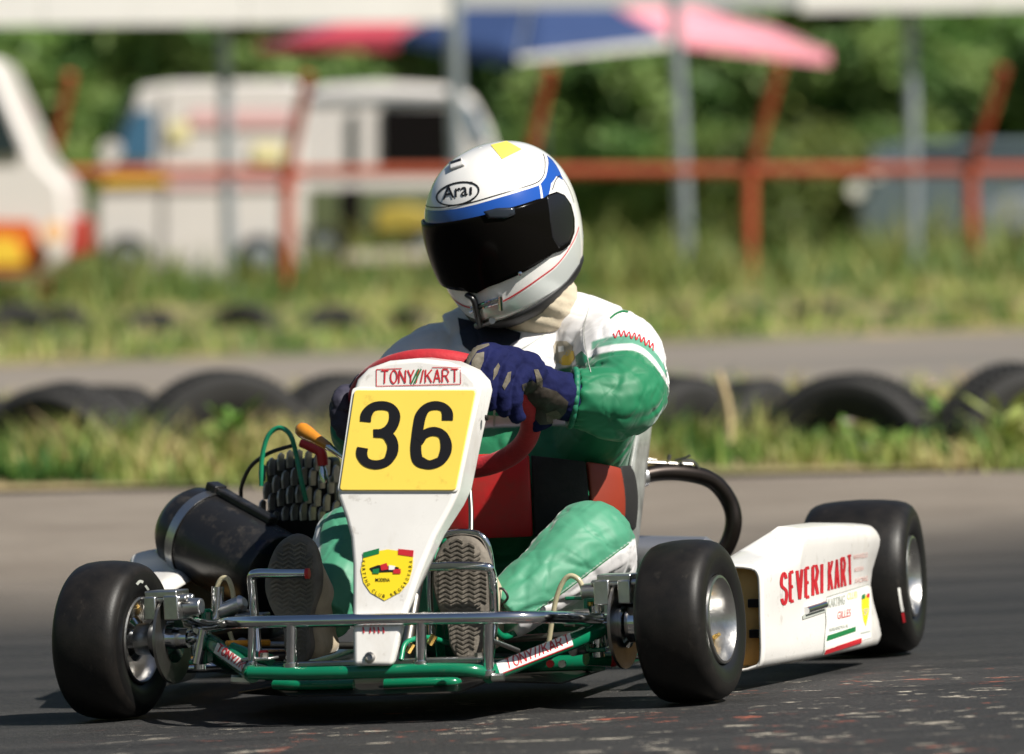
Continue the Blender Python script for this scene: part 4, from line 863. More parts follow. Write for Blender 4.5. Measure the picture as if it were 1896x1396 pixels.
# ---- pedals
for (P, r, capr) in (([(566, 1062, -.10), (520, 1062, -.10), (476, 1062, -.10), (466, 1070, -.095), (468, 1100, -.09), (472, 1150, -.08), (478, 1225, -.1)], .0075, True), ([(790, 1050, -.10), (850, 1048, -.10), (898, 1050, -.10), (909, 1058, -.095), (913, 1090, -.09), (914, 1150, -.08), (905, 1225, -.1)], .0075, False)):
    pd = tube('pedal', [kk(*p) for p in P], r, CHR, kart, n=5)
    if capr: lathe('pedal_tip', [(0, 0), (0, .0085), (.006, .0085), (.006, 0)], kk(566, 1062, -.10), (1, 0, 0), REDRUB, pd, seg=14)
tube('heel_hoop', [kk(800, 1190, -.02), kk(796, 1090, -.03), kk(802, 1012, -.035), kk(825, 990, -.035), kk(870, 986, -.035), kk(898, 1000, -.035), kk(910, 1050, -.03), kk(914, 1150, -.02)], .0055, CHR, kart)
# ---- side pods
def pod(s, ox=0., xin=.37):
    yy_ = [.235, .25, .32, .38, .405, .418, .43, .45, .5, .62, .74, .80, .835]
    secs = []
    for y in yy_:
        t_ = (y-.235)/.6; xo = .556+.100*t_+.006*math.sin(t_*3.1); zt = np.interp(y, [.235, .405, .418, .43, .6, .80, .835], [.205, .222, .240, .257, .256, .246, .240]); zb = .036-.004*t_; xi = np.interp(y, [.235, .405, .43, .835], [.462, .470, .530, .560])
        if y > .82: xo -= .006; zb += .004
        sec = [(xi, zb+.02), (xi+.01, zb), ((xo+xi)/2, zb-.004), (xo-.022, zb), (xo-.006, zb+.014), (xo-.003-.018*t_, (zt+zb)/2), (xo-.002, zt-.035), (xo-.004, zt-.014), (xo-.016, zt-.003), ((xo+xi)/2-.01, zt+.002), (xi+.016, zt), (xi, zt-.015)]
        secs.append([(x*s+ox, y, z) for x, z in catmull([np.array(q) for q in sec], 3)])
    n = len(secs[0]); V = [p for q in secs for p in q]; Fc = []
    for i in range(len(secs)-1):
        for k in range(n):
            if k == n-1: continue
            f = (i*n+k, i*n+(k+1) % n, (i+1)*n+(k+1) % n, (i+1)*n+k); Fc.append(f if s > 0 else f[::-1])
    Fc.append(tuple(range((len(secs)-1)*n, len(secs)*n))[::(1 if s > 0 else -1)])
    o = mesh('side_pod', V, Fc, [WHITE, TAN], kart, sharp=60)
    bm = bmesh.new(); bm.from_mesh(o.data); bmesh.ops.recalc_face_normals(bm, faces=bm.faces); bm.to_mesh(o.data); bm.free()
    return o
pl = pod(1); pl['label'] = 'white side pod lettered SEVERI KART'
sl = pl.modifiers.new('s', 'SOLIDIFY'); sl.thickness = .0045; sl.offset = -1; sl.material_offset = 1
pr_ = pod(-1, ox=.0, xin=.46); sl = pr_.modifiers.new('s', 'SOLIDIFY'); sl.thickness = .0045; sl.offset = -1; sl.material_offset = 1
bvp = bvh_of(pl); fp1 = px_on(bvp, .0009); fp2 = px_on(bvp, .0016); fp3 = px_on(bvp, .0022)
signword('pod_lettering', 'SEVERI', [(1446, 1064), (1522, 1044), (1522, 1098), (1447, 1118)], 5.6, fp1, REDP, pl, gap=.75, widths={'I': .2, 'E': .7}, L=7)
signword('pod_lettering', 'KART', [(1534, 1040), (1575, 1028), (1577, 1081), (1534, 1093)], 4.3, fp1, REDP, pl, gap=.85, L=7)
text('faded_lettering', 'MARANELLO', [(1580, 1027), (1606, 1022), (1606, 1031), (1580, 1036)], fp1, PINKP, pl); text('faded_lettering', 'MODENA', [(1582, 1051), (1599, 1047), (1599, 1055), (1582, 1059)], fp1, PINKP, pl); text('faded_lettering', 'RACING', [(1583, 1071), (1606, 1066), (1606, 1075), (1583, 1080)], fp1, PINKP, pl)
stroke('print_line', [(1530, 1105), (1613, 1080)], 1.6, fp1, GREYP, pl, smooth=False)
poly('pod_sticker', [(1530, 1107), (1612, 1082), (1612, 1180), (1526, 1210)], fp1, STK, pl, L=8)
text('sticker_lettering', 'KARTING', [(1532, 1109), (1563, 1101), (1563, 1119), (1532, 1126)], fp2, GREYP, pl, .02); text('sticker_lettering', 'CLUB', [(1567, 1098), (1586, 1094), (1586, 1107), (1567, 1111)], fp2, mat('faded_yellow_print', (.8, .72, .35), .4), pl, .02)
text('sticker_lettering', 'GILLES', [(1549, 1133), (1574, 1127), (1574, 1141), (1549, 1147)], fp2, REDP, pl, .0); text('sticker_lettering', 'MARANOVA M', [(1534, 1163), (1568, 1155), (1568, 1162), (1534, 1170)], fp2, GREYP, pl, .02)
poly('green_band', [(1531, 1177), (1583, 1160), (1583, 1169), (1529, 1187)], fp2, GREENP, pl); poly('red_band', [(1528, 1203), (1594, 1181), (1594, 1190), (1525, 1212)], fp2, REDP, pl); poly('grey_band', [(1592, 1171), (1610, 1167), (1610, 1170), (1592, 1174)], fp2, GREYP, pl)
poly('shield_badge', [(1594, 1107), (1608, 1100), (1608, 1130), (1602, 1160), (1597, 1148), (1594, 1125)], fp2, YEL2, pl, L=5); poly('badge_flag', [(1594, 1102), (1600, 1099), (1600, 1108), (1594, 1110)], fp3, GREENP, pl); poly('badge_flag', [(1603, 1100), (1608, 1098), (1608, 1106), (1603, 1107)], fp3, REDP, pl)
text('badge_lettering', 'SP', [(1597, 1128), (1606, 1126), (1606, 1138), (1597, 1140)], fp3, GREYP, pl)
lp = fp1(1507, 1128); lq = fp1(1489, 1133); lr = fp1(1524, 1122)
if lp is not None:
    mb = MB(); mb.tube([lq+np.array([.002, 0, .002]), lr+np.array([.002, 0, .002])], .0065, smooth=False, seg=14); mb.build('latch', CHR, pl); poly('latch_shadow_gap', [(1485, 1139), (1527, 1127), (1527, 1133), (1485, 1147)], fp2, GREYP, pl)
stroke('seam_line', [(1526, 1120), (1529, 1150), (1524, 1212)], 1.3, fp1, GREYP, pl)
slab('recess_wall', [(.468, .0, .040), (.548, 0, .040), (.550, 0, .200), (.470, 0, .200)], (0, .004, 0), TAN, pl, .001).location = (0, .262, 0)
for z in (.085, .135): slab('inner_bracket', [(.528, .25, z), (.548, .25, z), (.548, .25, z+.014), (.528, .25, z+.014)], (0, .012, 0), BLKPL, pl, .001)
for s in (1, -1): tube('pod_bar', [(.29*s, .33, .06), (.48*s, .33, .06), (.50*s, .38, .06), (.50*s, .70, .06), (.48*s, .75, .06), (.29*s, .75, .06)], .009, CHR, kart)
# ---- seat
Vs = []; zs = [.05, .10, .16, .24, .32, .40, .45]; ns = 25
for z in zs:
    yf = np.interp(z, [.05, .2, .45], [.26, .36, .56]); wx = np.interp(z, [.05, .2, .45], [.15, .185, .198]); yb = np.interp(z, [.05, .45], [.52, .69])
    for k in range(ns):
        a = -1+2*k/(ns-1); x = .09+wx*max(-1, min(1, 1.28*math.sin(a*math.pi/2))) ; yb_ = yb-(yb-yf)*max(0, (abs(a)-.35)/.65)**1.4; Vs.append((x, yb_, z+.02*(abs(a) < .5)))
Fs = [(j*ns+k, j*ns+k+1, (j+1)*ns+k+1, (j+1)*ns+k) for j in range(len(zs)-1) for k in range(ns-1)]; nb = len(Vs)
Fs.append(tuple(range(ns-1, -1, -1)))
seat = mesh('seat', Vs, Fs, FIBRE, kart); q = seat.modifiers.new('s', 'SOLIDIFY'); q.thickness = .006
slabx = [kk(1156, 806, .545), kk(1178, 800, .555), kk(1163, 880, .53), kk(1148, 955, .50), kk(1118, 958, .47), kk(1132, 880, .50)]
slab('seat_edge', slabx, (0, .012, 0), FIBRE, seat, .003)
slab('seat_sticker', [kk(1120, 858, .49), kk(1137, 853, .50), kk(1128, 908, .48), kk(1110, 912, .475)], (0, .002, 0), STK, seat, 0); signword('sticker_lettering', 'VEGA', [(1113, 906), (1121, 860), (1134, 858), (1126, 905)], 2.8, lambda u, v: kk(u, v, .470), REDP, seat, L=20) if 'VEGA' == 'x' else text('sticker_lettering', 'VEGA', [(1113, 908), (1122, 861), (1135, 858), (1126, 906)], lambda u, v: kk(u, v, .468), REDP, seat, .03, 20)
tube('seat_stay', [kk(1152, 920, .56), kk(1156, 990, .62)], .007, ORNG, kart, smooth=False)
# ---- rear axle, sprocket, exhaust
tube('rear_axle', [(-.56, 1.04, .14), (.58, 1.04, .14)], .0125, STEEL, kart, smooth=False)
sp0 = kk(1275, 1012, 1.0); d = lathe('sprocket', [(-.003, .02), (-.003, .040), (.003, .040), (.003, .02)], (sp0[0], 1.04, .165), (1, 0, 0), STEEL, kart, seg=40, closed=True)
ex = [kk(1060, 905, .72), kk(1110, 900, .72), kk(1160, 890, .74), kk(1215, 876, .78), kk(1268, 876, .82), kk(1318, 890, .86), kk(1350, 928, .88), kk(1358, 972, .88), kk(1340, 1020, .88), kk(1300, 1052, .88), kk(1240, 1060, .88)]
exr = [.014, .0145, .0145, .0145, .015, .015, .015, .015, .015, .015, .015]
ex = tube('exhaust_pipe', [np.append(p, r) for p, r in zip(ex, exr)], .0165, EXH, kart, n=7, seg=20)
lathe('exhaust_collar', [(-.02, .016), (-.02, .0185), (.02, .0175), (.02, .016)], kk(1176, 886, .75), kk(1200, 880, .77)-kk(1150, 892, .735), SILV, ex, seg=20, closed=True)
mb = MB(); a = kk(1196, 856, .77); b_ = kk(1282, 860, .82)
mb.tube([a, b_], .0035, smooth=False, seg=8); mb.tube([kk(1192, 870, .775), kk(1197, 852, .77), kk(1215, 853, .78)], .003, seg=6); mb.tube([kk(1262, 853, .81), kk(1284, 855, .82), kk(1300, 880, .84)], .003, seg=6); mb.tube([kk(1238, 852, .79), kk(1240, 842, .79)], .0035, seg=6, smooth=False); mb.tube([kk(1250, 852, .8), kk(1268, 848, .8), kk(1278, 843, .8)], .002, seg=6)
cyl = [kk(1212+3.4*i, 858+(2.5 if i % 2 else -2.5), .79+.001*i) for i in range(16)]; mb.tube(cyl, .002, seg=5, n=3); mb.build('exhaust_spring', STEEL, ex)
lathe('silencer', [(-.12, 0), (-.12, .03), (-.105, .042), (.09, .042), (.12, .02), (.12, 0)], kk(1215, 1036, .86), (1, 0, -.05), SILV, kart, seg=32)
tube('rear_bumper', [(-.3, 1.12, .09), (-.3, 1.25, .12), (-.2, 1.30, .14), (.2, 1.30, .14), (.3, 1.25, .12), (.3, 1.12, .09)], .0125, CHR, kart)
# ---- engine
ep = kk(553, 905, .52); eng = MB(); eng.box(ep+np.array([0, .05, -.10]), (.13, .14, .12)).box(ep+np.array([.0, .05, -.04]), (.125, .10, .02)); eng = eng.build('engine', DARKM, kart); bevel(eng, .01, 3)
o = MB().box(ep+np.array([.0, .035, .002]), (.122, .06, .10)).build('cylinder_core', DARKM, eng); bevel(o, .008)
lathe('crankcase', [(-.05, 0), (-.05, .06), (.05, .06), (.05, 0)], ep+np.array([-.02, .08, -.19]), (1, 0, 0), DARKM, eng, seg=28)
for i, u in enumerate(range(486, 634, 17)):
    x = (u-553)/75.; top = 832+34*x*x
    for k in range(4):
        v1 = top+k*33; v0 = min(v1+33, 964); y_ = .47-.012*math.cos(x*1.4)-.003*(k % 2)-.005*k; du = (4. if k % 2 else -4.)
        a = kk(u+du, v1, y_); b_ = kk(u+du-1, v0, y_-.004*(k)); h_ = a-b_
        m_ = (a+b_)/2; P = [b_, m_+np.array([-.0, -.006, 0]), a+np.array([0, -.002, -.004]), a+np.array([0, .012, .0]), a+np.array([0, .030, -.004]), b_+np.array([0, .030, 0])]
        P = [p+np.array([-.0016, 0, 0]) for p in P]; slab('cooling_fin', P, (.0034, .0, 0), FINM, eng, .0008)
lathe('spark_plug', [(-.02, 0), (-.02, .008), (0, .008), (.004, .006), (.02, .006), (.02, 0)], kk(598, 872, .45), (-.1, 0, 1), CHR, eng, seg=14)
tube('plug_cap', [np.append(kk(556, 820, .45), .007), np.append(kk(578, 828, .45), .009), np.append(kk(594, 838, .45), .0095), np.append(kk(598, 862, .45), .0095)], .009, REDRUB, eng, n=5)
tube('plug_lead', [kk(446, 925, .50), kk(448, 897, .48), kk(466, 862, .46), kk(500, 838, .45), kk(545, 824, .45)], .0036, BHOSE, eng)
tube('fuel_hose', [kk(484, 900, .44), kk(485, 850, .44), kk(496, 808, .44), (kk(517, 792, .44)), kk(538, 806, .43), kk(549, 845, .43), kk(558, 890, .42), kk(567, 928, .42)], .0042, GHOSE, eng, n=8)
kn0 = kk(550, 790, .22); kn1 = kk(612, 829, .20); kd = kn1-kn0; L_ = np.linalg.norm(kd); lev = tube('brake_lever', [kk(606, 826, .20), kk(645, 852, .19), kk(700, 900, .15)], .006, CHR, kart)
lathe('knob', [(0, 0), (.001, .006), (.006, .0115), (.014, .0135), (.024, .0128), (.045, .0095), (L_-.004, .0072), (L_, .006), (L_, 0)], kn0, kd, WOOD, lev, seg=28)
# ---- air box
A0 = kk(372, 990, .45); A1 = kk(500, 1062, .37); ad = A1-A0; ad /= np.linalg.norm(ad); ar = .078
ab = lathe('air_box', [(-.072, 0), (-.071, .018), (-.064, .042), (-.050, .062), (-.030, .076), (-.010, .0770), (.0, ar), (.10, ar), (.19, ar), (.196, ar-.004), (.20, ar-.02), (.20, 0)], A0, ad, BLKPL, kart, seg=56)
lathe('air_box_strap', [(-.008, ar+.0015), (-.008, ar+.003), (.010, ar+.003), (.010, ar+.0015)], A0+ad*.006, ad, ALU, ab, seg=56, closed=True)
ax_, au, av = axisframe(ad); pb = A0+au*(ar+.004)
mb = MB(); Rm = np.array([ad, av, au]).T; mb.box(A0+ad*.075+au*(ar+.006)+av*-.01, (.15, .022, .014), Rm); mb.box(A0+ad*.0+au*(ar+.008)+av*-.01, (.026, .028, .016), Rm); bevel(mb.build('air_box_ledge', BLKPL, ab), .003)
bva = bvh_of(ab); fa = px_on(bva, .0008); poly('intake_patch', [(472, 1008), (480, 1000), (494, 1000), (505, 1008), (510, 1020), (500, 1027), (486, 1026), (474, 1018)], fa, mat('dark_blue_patch', (.004, .005, .018), .3), ab)
mb = MB(); mb.box(kk(420, 1090, .45)+np.array([0, .03, -.03]), (.17, .12, .12)); bevel(mb.build('carburettor_box', BLKPL, kart), .015, 3)
# ---- hoses, small fittings near the hubs
tube('brake_hose', [kk(408, 1150, 0), kk(403, 1120, 0), kk(402, 1090, 0), kk(410, 1072, 0), kk(422, 1072, 0), kk(430, 1092, .0), kk(434, 1122, .0)], .0042, THOSE, kart)
tube('brake_hose', [kk(425, 1170, -.02), kk(432, 1190, -.02), kk(438, 1200, -.02)], .004, THOSE, kart)
tube('brake_hose', [kk(1016, 1190, .0), kk(1022, 1150, .0), kk(1030, 1108, .0), kk(1042, 1078, .0), kk(1056, 1066, .0), kk(1072, 1074, .0), kk(1082, 1096, .0), kk(1090, 1116, .0)], .0042, THOSE, kart)
for u, v in ((435, 1126), (1091, 1122)): lathe('hose_fitting', [(-.012, 0), (-.012, .006), (-.002, .006), (-.002, .0045), (.010, .0045), (.010, 0)], kk(u, v, 0), (.1, 0, -1), GOLD, kart, seg=10)
for P, r, mm, nm in (([(436, 1122, .02), (500, 1152, .05)], .004, STEEL, 'cable'), ([(912, 1186, -.1), (960, 1205, -.05)], .004, ALU, 'cable'), ([(420, 1192, -.08), (498, 1190, -.02)], .0055, ORNG, 'orange_rod'), ([(1060, 1205, -.03), (1100, 1196, .02)], .009, ALU, 'link_rod')):
    tube(nm, [kk(*p) for p in P], r, mm, kart, smooth=False)
tube('green_bracket', [kk(430, 1200, -.1), kk(470, 1215, -.12), kk(500, 1222, -.14)], .010, GRN, kart); lathe('end_cap', [(-.006, 0), (-.006, .008), (.006, .008), (.006, 0)], kk(488, 1213, -.14), (1, 0, 0), REDRUB, kart, seg=12)
lathe('brake_cylinder', [(-.02, 0), (-.02, .014), (.02, .014), (.026, .008), (.026, 0)], kk(430, 1125, .0), (.8, -.2, .3), ALU, kart, seg=20)
lathe('brake_cylinder', [(-.03, 0), (-.03, .010), (.03, .010), (.03, 0)], kk(402, 1120, -.0), (.1, 0, 1), CHR, kart, seg=20)
lathe('brake_cylinder', [(-.03, 0), (-.03, .009), (.03, .009), (.03, 0)], kk(372, 1195, -.02), (.25, 0, 1), CHR, kart, seg=20)
mb = MB(); mb.box(kk(468, 1146, -.0), (.05, .04, .02)).box(kk(1075, 1145, .02), (.05, .03, .025)); bevel(mb.build('clamp', STEEL, kart), .003)
lathe('clamp', [(-.012, .008), (-.012, .014), (.012, .014), (.012, .008)], kk(1076, 1144, -.05), (1, .4, 0), STEEL, kart, seg=16)
for u, v, Y in ((760, 1200, -.12), (800, 1185, -.12), (775, 1178, -.1)): lathe('brass_fitting', [(-.008, 0), (-.008, .006), (.008, .006), (.008, 0)], kk(u, v, Y), (.5, .1, .8), GOLD, kart, seg=8)
tube('fuel_line', [kk(742, 1222, -.16), kk(752, 1190, -.14), kk(790, 1180, -.1), kk(830, 1190, -.05)], .004, GHOSE, kart)

# ================================================================== DRIVER
OFFP = (.09, .50, .06)
per = root('person', 'kart driver in white and green race suit, blue gloves and white visored helmet', 'person', mw=KMAT@Matrix.Translation(OFFP), off=OFFP)
def k4(u, v, Y, r): return np.append(K(u, v, Y=Y), r)
GREEN = np.array([.008, .165, .070]); DG = np.array([.008, .15, .08]); WHT = np.array([.74, .72, .72]); 
# skeleton in the kart frame
J = dict(pel=np.array([.09, .52, .15]), ch=np.array([.095, .47, .40]), up=np.array([.10, .44, .555]), nk=K(955, 575, Y=.43),
         sL=K(1140, 655, Y=.40), eL=K(1150, 735, Y=.20), wL=K(1048, 738, Y=.15), sR=K(800, 680, Y=.44), eR=K(690, 790, Y=.36), wR=K(650, 790, Y=.16),
         hL=np.array([.19, .47, .14]), kL=K(1085, 1010, Y=.17), aL=K(905, 1150, Y=.00), hR=np.array([-.02, .47, .14]), kR=K(655, 1005, Y=.20), aR=K(598, 1165, Y=.00))
def T(*a, seg=18, n=5, flat=None): return tube_vf(list(a), 0, seg=seg, n=n, flat=flat)
def r4(p, r): return np.append(p, r)
parts = [ell(J['pel']+np.array([0, -.0, 0]), (.165, .13, .11)), ell(J['ch']+np.array([0, .02, -.06]), (.165, .125, .16)), ell(J['up']+np.array([0, .02, -.02]), (.165, .11, .10)),
         ell(K(1110, 655, Y=.44), (.082, .09, .080)), ell(K(820, 690, Y=.47), (.085, .09, .085)),
         T(r4(J['nk']+np.array([.01, .03, -.06]), .085), r4(J['nk']+np.array([.005, .02, -.02]), .066), r4(J['nk'], .056)),
         T(k4(1080, 640, .46, .06), k4(1135, 655, .40, .076), k4(1150, 690, .32, .079), k4(1153, 722, .24, .077), k4(1138, 742, .19, .066), k4(1098, 740, .165, .055), k4(1062, 736, .15, .047), n=5),
         T(k4(870, 690, .46, .06), k4(800, 690, .42, .075), k4(740, 740, .34, .070), k4(700, 800, .27, .062), k4(670, 800, .20, .05), k4(655, 780, .16, .042), n=5),
         T(r4(J['hL'], .098), r4((J['hL']+J['kL'])/2+np.array([0, 0, .01]), .092), r4(J['kL']+np.array([0, .03, .0]), .074), r4(J['kL']+np.array([-.006, -.005, -.006]), .070), k4(1035, 1052, .11, .064), k4(975, 1100, .055, .056), k4(925, 1140, .015, .044)),
         T(r4(J['hR'], .098), r4((J['hR']+J['kR'])/2+np.array([0, 0, .0]), .088), r4(J['kR'], .066), k4(640, 1050, .12, .060), k4(618, 1105, .06, .054), k4(600, 1150, .015, .044)),
         T(k4(1000, 600, .47, .055), k4(1060, 606, .46, .060), k4(1115, 632, .45, .066), n=4), T(k4(900, 612, .47, .055), k4(850, 640, .46, .060), n=4), T(k4(1130, 760, .40, .05), r4(J['ch']+np.array([.10, .02, -.02]), .09))]
B = {k: v for k, v in J.items()}
def seg_t(V, a, b):
    d = b-a; t = ((V-a)@d)/(d@d); c = a+np.clip(t, 0, 1)[:, None]*d; return t, np.linalg.norm(V-c, axis=1)
KV = KM.T@np.array([0, 1, 0.]); 
def smoothstep(a, b, x): t = np.clip((x-a)/(b-a), 0, 1); return t*t*(3-2*t)
def fbm(V, sc, seed=0., st=(1, 1, 1)): return np.array([noise.noise(Vector((p[0]*sc*st[0]+seed, p[1]*sc*st[1], p[2]*sc*st[2]))) for p in V])
def suitfn(V, N):
    # pixel position of each vertex is used only to set the cut of the cloth panels, along lines that run round the limb
    chain = [K(1085, 640, Y=.46), K(1145, 655, Y=.40), K(1160, 722, Y=.24), K(1098, 740, Y=.165), K(1056, 735, Y=.15)]
    best = np.full(len(V), 9.); par = np.zeros(len(V)); L = 0
    for a, b in zip(chain, chain[1:]):
        t, d = seg_t(V, a, b); l = np.linalg.norm(b-a); m_ = d < best; best[m_] = d[m_]; par[m_] = L+np.clip(t[m_], 0, 1)*l; L += l
    armL = (best < .092)*(V[:, 0] > .2)*(V[:, 2] > .38)
    chR = [K(870, 690, Y=.46), K(800, 690, Y=.42), K(700, 800, Y=.27), K(655, 780, Y=.16)]; bR = np.full(len(V), 9.)
    for a, b in zip(chR, chR[1:]): t, d = seg_t(V, a, b); bR = np.minimum(bR, d)
    armR = (bR < .085)*(V[:, 0] < -.03)*(V[:, 2] > .38)
    leg = V[:, 2] < .34
    col = np.tile(WHT, (len(V), 1))
    def paint(w_, c): w_ = np.clip(w_, 0, 1)[:, None]; col[:] = col*(1-w_)+np.array(c)*w_
    sh = lambda x: 1-np.abs(x)*2.6
    fa = fbm(V, 9, 3., (1, 1, .5)); fb = fbm(V, 21, 9., (1, .6, 1)); fc = fbm(V, 6, 1.)
    cr = lambda x, w_: -np.exp(-(x/w_)**2)
    f = .0012*sh(fa)+.0045*fc+.0020*cr(fa, .07)+.0012*cr(fb, .07)
    t, d = seg_t(V, K(1098, 740, Y=.165), K(1050, 735, Y=.15)); m_ = (d < .07)*np.clip((t-.2)*3, 0, 1); ang = np.arctan2(V[:, 2]-K(1070, 737, Y=.15)[2], V[:, 1]-.155); f += m_*.0014*np.sin(ang*15+2*np.sin(ang*3))
    legs = (V[:, 2] < .34)*(V[:, 1] < .3)
    # shin: long creases running down towards the boot; sleeve: creases fanning out from the elbow
    A_, B_ = J['kL'], J['aL']; t, d = seg_t(V, A_, B_); f += legs*(V[:, 0] > .08)*.0034*cr(fbm(V, 12, 4., (.45, .8, 1.7)), .12)*np.clip(.45+t, 0, 1)+legs*(V[:, 0] > .08)*.0008*cr(fbm(V, 26, 14., (.6, .8, 1.5)), .12)
    f += armL*(.0036*cr(fbm(V, 10, 7., (.45, 1., 1.3)), .12)+.0014*cr(fbm(V, 20, 17., (.5, 1., 1.2)), .12)+.0015*sh(fbm(V, 15, 27.)))*smoothstep(.05, .2, par)
    V2 = V+N*f[:, None]
    pv = np.array([proj_px(p) for p in V2]); u_, v_ = pv[:, 0], pv[:, 1]; E = 3.0; st_ = lambda x: np.clip(x/E+.5, 0, 1)
    paint(st_((.445-V[:, 2])*1100), GREEN)
    bandw = (u_-1165)/78.; yb = 664-16*np.sqrt(np.clip(1-bandw**2*.8, 0, 1))+np.where(u_ > 1165, 58*((u_-1165)/70)**2, 14*((1165-u_)/110)**2)
    s1 = v_-yb
    paint(armL*st_(s1)*(V[:, 1] < .50), GREEN)
    paint(armL*st_(s1+27)*st_(-12-s1)*st_(u_-1095), [.10, .30, .20])
    paint(armR*(v_ > 705), GREEN)
    paint(legs*(V[:, 0] > .1)*st_(v_-(1004+(1166-u_)*.735))*(u_ > 900)*(v_ > 985), WHT)
    paint(legs*(V[:, 0] < 0)*st_(592-u_), WHT)
    dust_leg_light = np.clip((fbm(V, 9, 21.)+.1)*1.2, 0, 1)*.16+legs*.42; g_ = (col[:, 1] > col[:, 0]*2)  # random dust; legs also lightened evenly, standing in for sun on them
    paint(dust_leg_light*g_, [.11, .36, .24])
    return V2, col
def proj_px(p):
    w_ = KM@np.array(p)+KT-CAM; z = w_@F_; return (948+FPX*(w_@R_)/z, 698-FPX*(w_@U_)/z)
body = fuse('body', parts, .0036, SUIT, per, 4, suitfn)
bb = bvh_of(body); fb_ = px_on(bb, .0012); fb2 = px_on(bb, .0022)
stroke('sleeve_lettering', [(1136, 618), (1140, 626), (1146, 612), (1150, 624), (1155, 613), (1160, 624), (1165, 615), (1169, 628), (1175, 617), (1178, 630), (1184, 620), (1187, 634), (1192, 625), (1195, 640), (1201, 630), (1203, 644), (1208, 636), (1209, 650)], 2.0, fb_, REDP, body, L=4)
stroke('sleeve_piping', [(1130, 590), (1140, 582), (1152, 577), (1163, 578)], 3.2, fb_, GREENP, body, L=4)
stroke('leg_seam', [(1164, 1006), (1120, 1038), (1060, 1083), (1000, 1126), (960, 1152)], 1.6, fb_, GREENP, body, L=5)
stroke('sleeve_edge', [(1228, 668), (1236, 700), (1238, 735), (1233, 770), (1222, 792)], 2.4, fb_, STK, body, L=4)
for nm, P, mm in (('chest_patch', [(1025, 640), (1030, 632), (1050, 632), (1062, 642), (1058, 655), (1045, 662), (1040, 674), (1028, 672)], mat('patch_beige', (.48, .42, .32), .8)), ('chest_patch', [(1044, 658), (1052, 648), (1063, 650), (1065, 665), (1056, 676), (1042, 676), (1036, 670)], mat('patch_gold', (.75, .50, .03), .7)), ('chest_patch', [(1035, 642), (1045, 640), (1046, 650), (1036, 652)], STK)):
    poly(nm, P, fb_ if mm is not STK else fb2, mm, body, L=5)
poly('chest_patch', [(1066, 660), (1078, 650), (1088, 662), (1084, 678), (1068, 676)], fb_, mat('patch_green', (.01, .20, .10), .7), body, L=5)
poly('chin_shade_patch', [(848, 590), (900, 600), (965, 618), (962, 632), (935, 652), (905, 640), (872, 652), (858, 640), (852, 615)], px_on(bb, .003), mat('chin_shade_navy', (.010, .011, .022), .7, bump=.5, bscale=60), body, L=5)  # navy patch laid on the suit front as painted shade under the chin
stroke('collar_seam', [(1062, 560), (1040, 592), (1005, 622), (960, 650)], 1.6, fb_, GREYP, body, L=5)
stroke('shoulder_seam', [(1092, 566), (1082, 610), (1086, 650), (1094, 690)], 1.4, fb_, GREYP, body, L=5)
# chest seen through the steering wheel: green stripe, dark zip flap
poly('chest_stripe', [(895, 754), (940, 756), (940, 770), (895, 768)], fb_, mat('chest_green_stripe', (.01, .24, .12), .6), body, L=6)
stroke('chest_zip', [(925, 620), (918, 700), (915, 790)], 4, fb_, GREYP, body)
# ---- rib protector
rib = None
RC = np.array([.10, .475]); RA, RB_ = .178, .142
def ribpt(a, z, o_=0): a = math.radians(a); p = 2.6; c_, s_ = math.sin(a), -math.cos(a); rr = (abs(c_)**p+abs(s_)**p)**(-1/p); return np.array([RC[0]+(RA+o_)*c_*rr, RC[1]+(RB_+o_)*s_*rr, z])
def ribpanel(name, a0, a1, z0, z1, m_, o_=0, par=None):
    na = max(3, int((a1-a0)/4)); V = []; nz = 6
    for j in range(nz+1):
        for i in range(na+1):
            a = a0+(a1-a0)*i/na; zt = z1(a) if callable(z1) else z1; z = z0+(zt-z0)*j/nz; V.append(ribpt(a, z, o_+.006*math.sin(math.pi*j/nz)))
    Fc = [(j*(na+1)+i, j*(na+1)+i+1, (j+1)*(na+1)+i+1, (j+1)*(na+1)+i) for j in range(nz) for i in range(na)]
    o = mesh(name, V, Fc, m_, par); q = o.modifiers.new('s', 'SOLIDIFY'); q.thickness = .010; q.offset = 0; bevel(o, .003, 2, 50); return o
zt = lambda a: .402-.00055*max(0, a-8)
rib = ribpanel('rib_protector', -75, 16, .262, zt, REDV, .012, per)
ribpanel('rib_side_panel', 17, 44, .262, zt, BLKV, .008, rib); ribpanel('rib_edge_panel', 45, 72, .262, zt, DREDV, .008, rib); ribpanel('rib_back_panel', 73, 285, .262, .37, BLKV, .006, rib)
# ---- scarf under the helmet
tubeN = T(k4(985, 615, .45, .050), k4(983, 590, .45, .060), k4(988, 560, .43, .072), k4(985, 520, .42, .068), n=4)
def scf(V, N): f = .0050*(1-np.abs(fbm(V+np.c_[0*V[:, 0], 0*V[:, 0], V[:, 0]*.5], 17, 2., (.5, .5, 2.4)))*2.6); return V+N*f[:, None], None
fuse('balaclava', [tubeN, ell(K(1015, 562, Y=.45), (.050, .06, .038))], .005, SCARF, per, 4, scf)
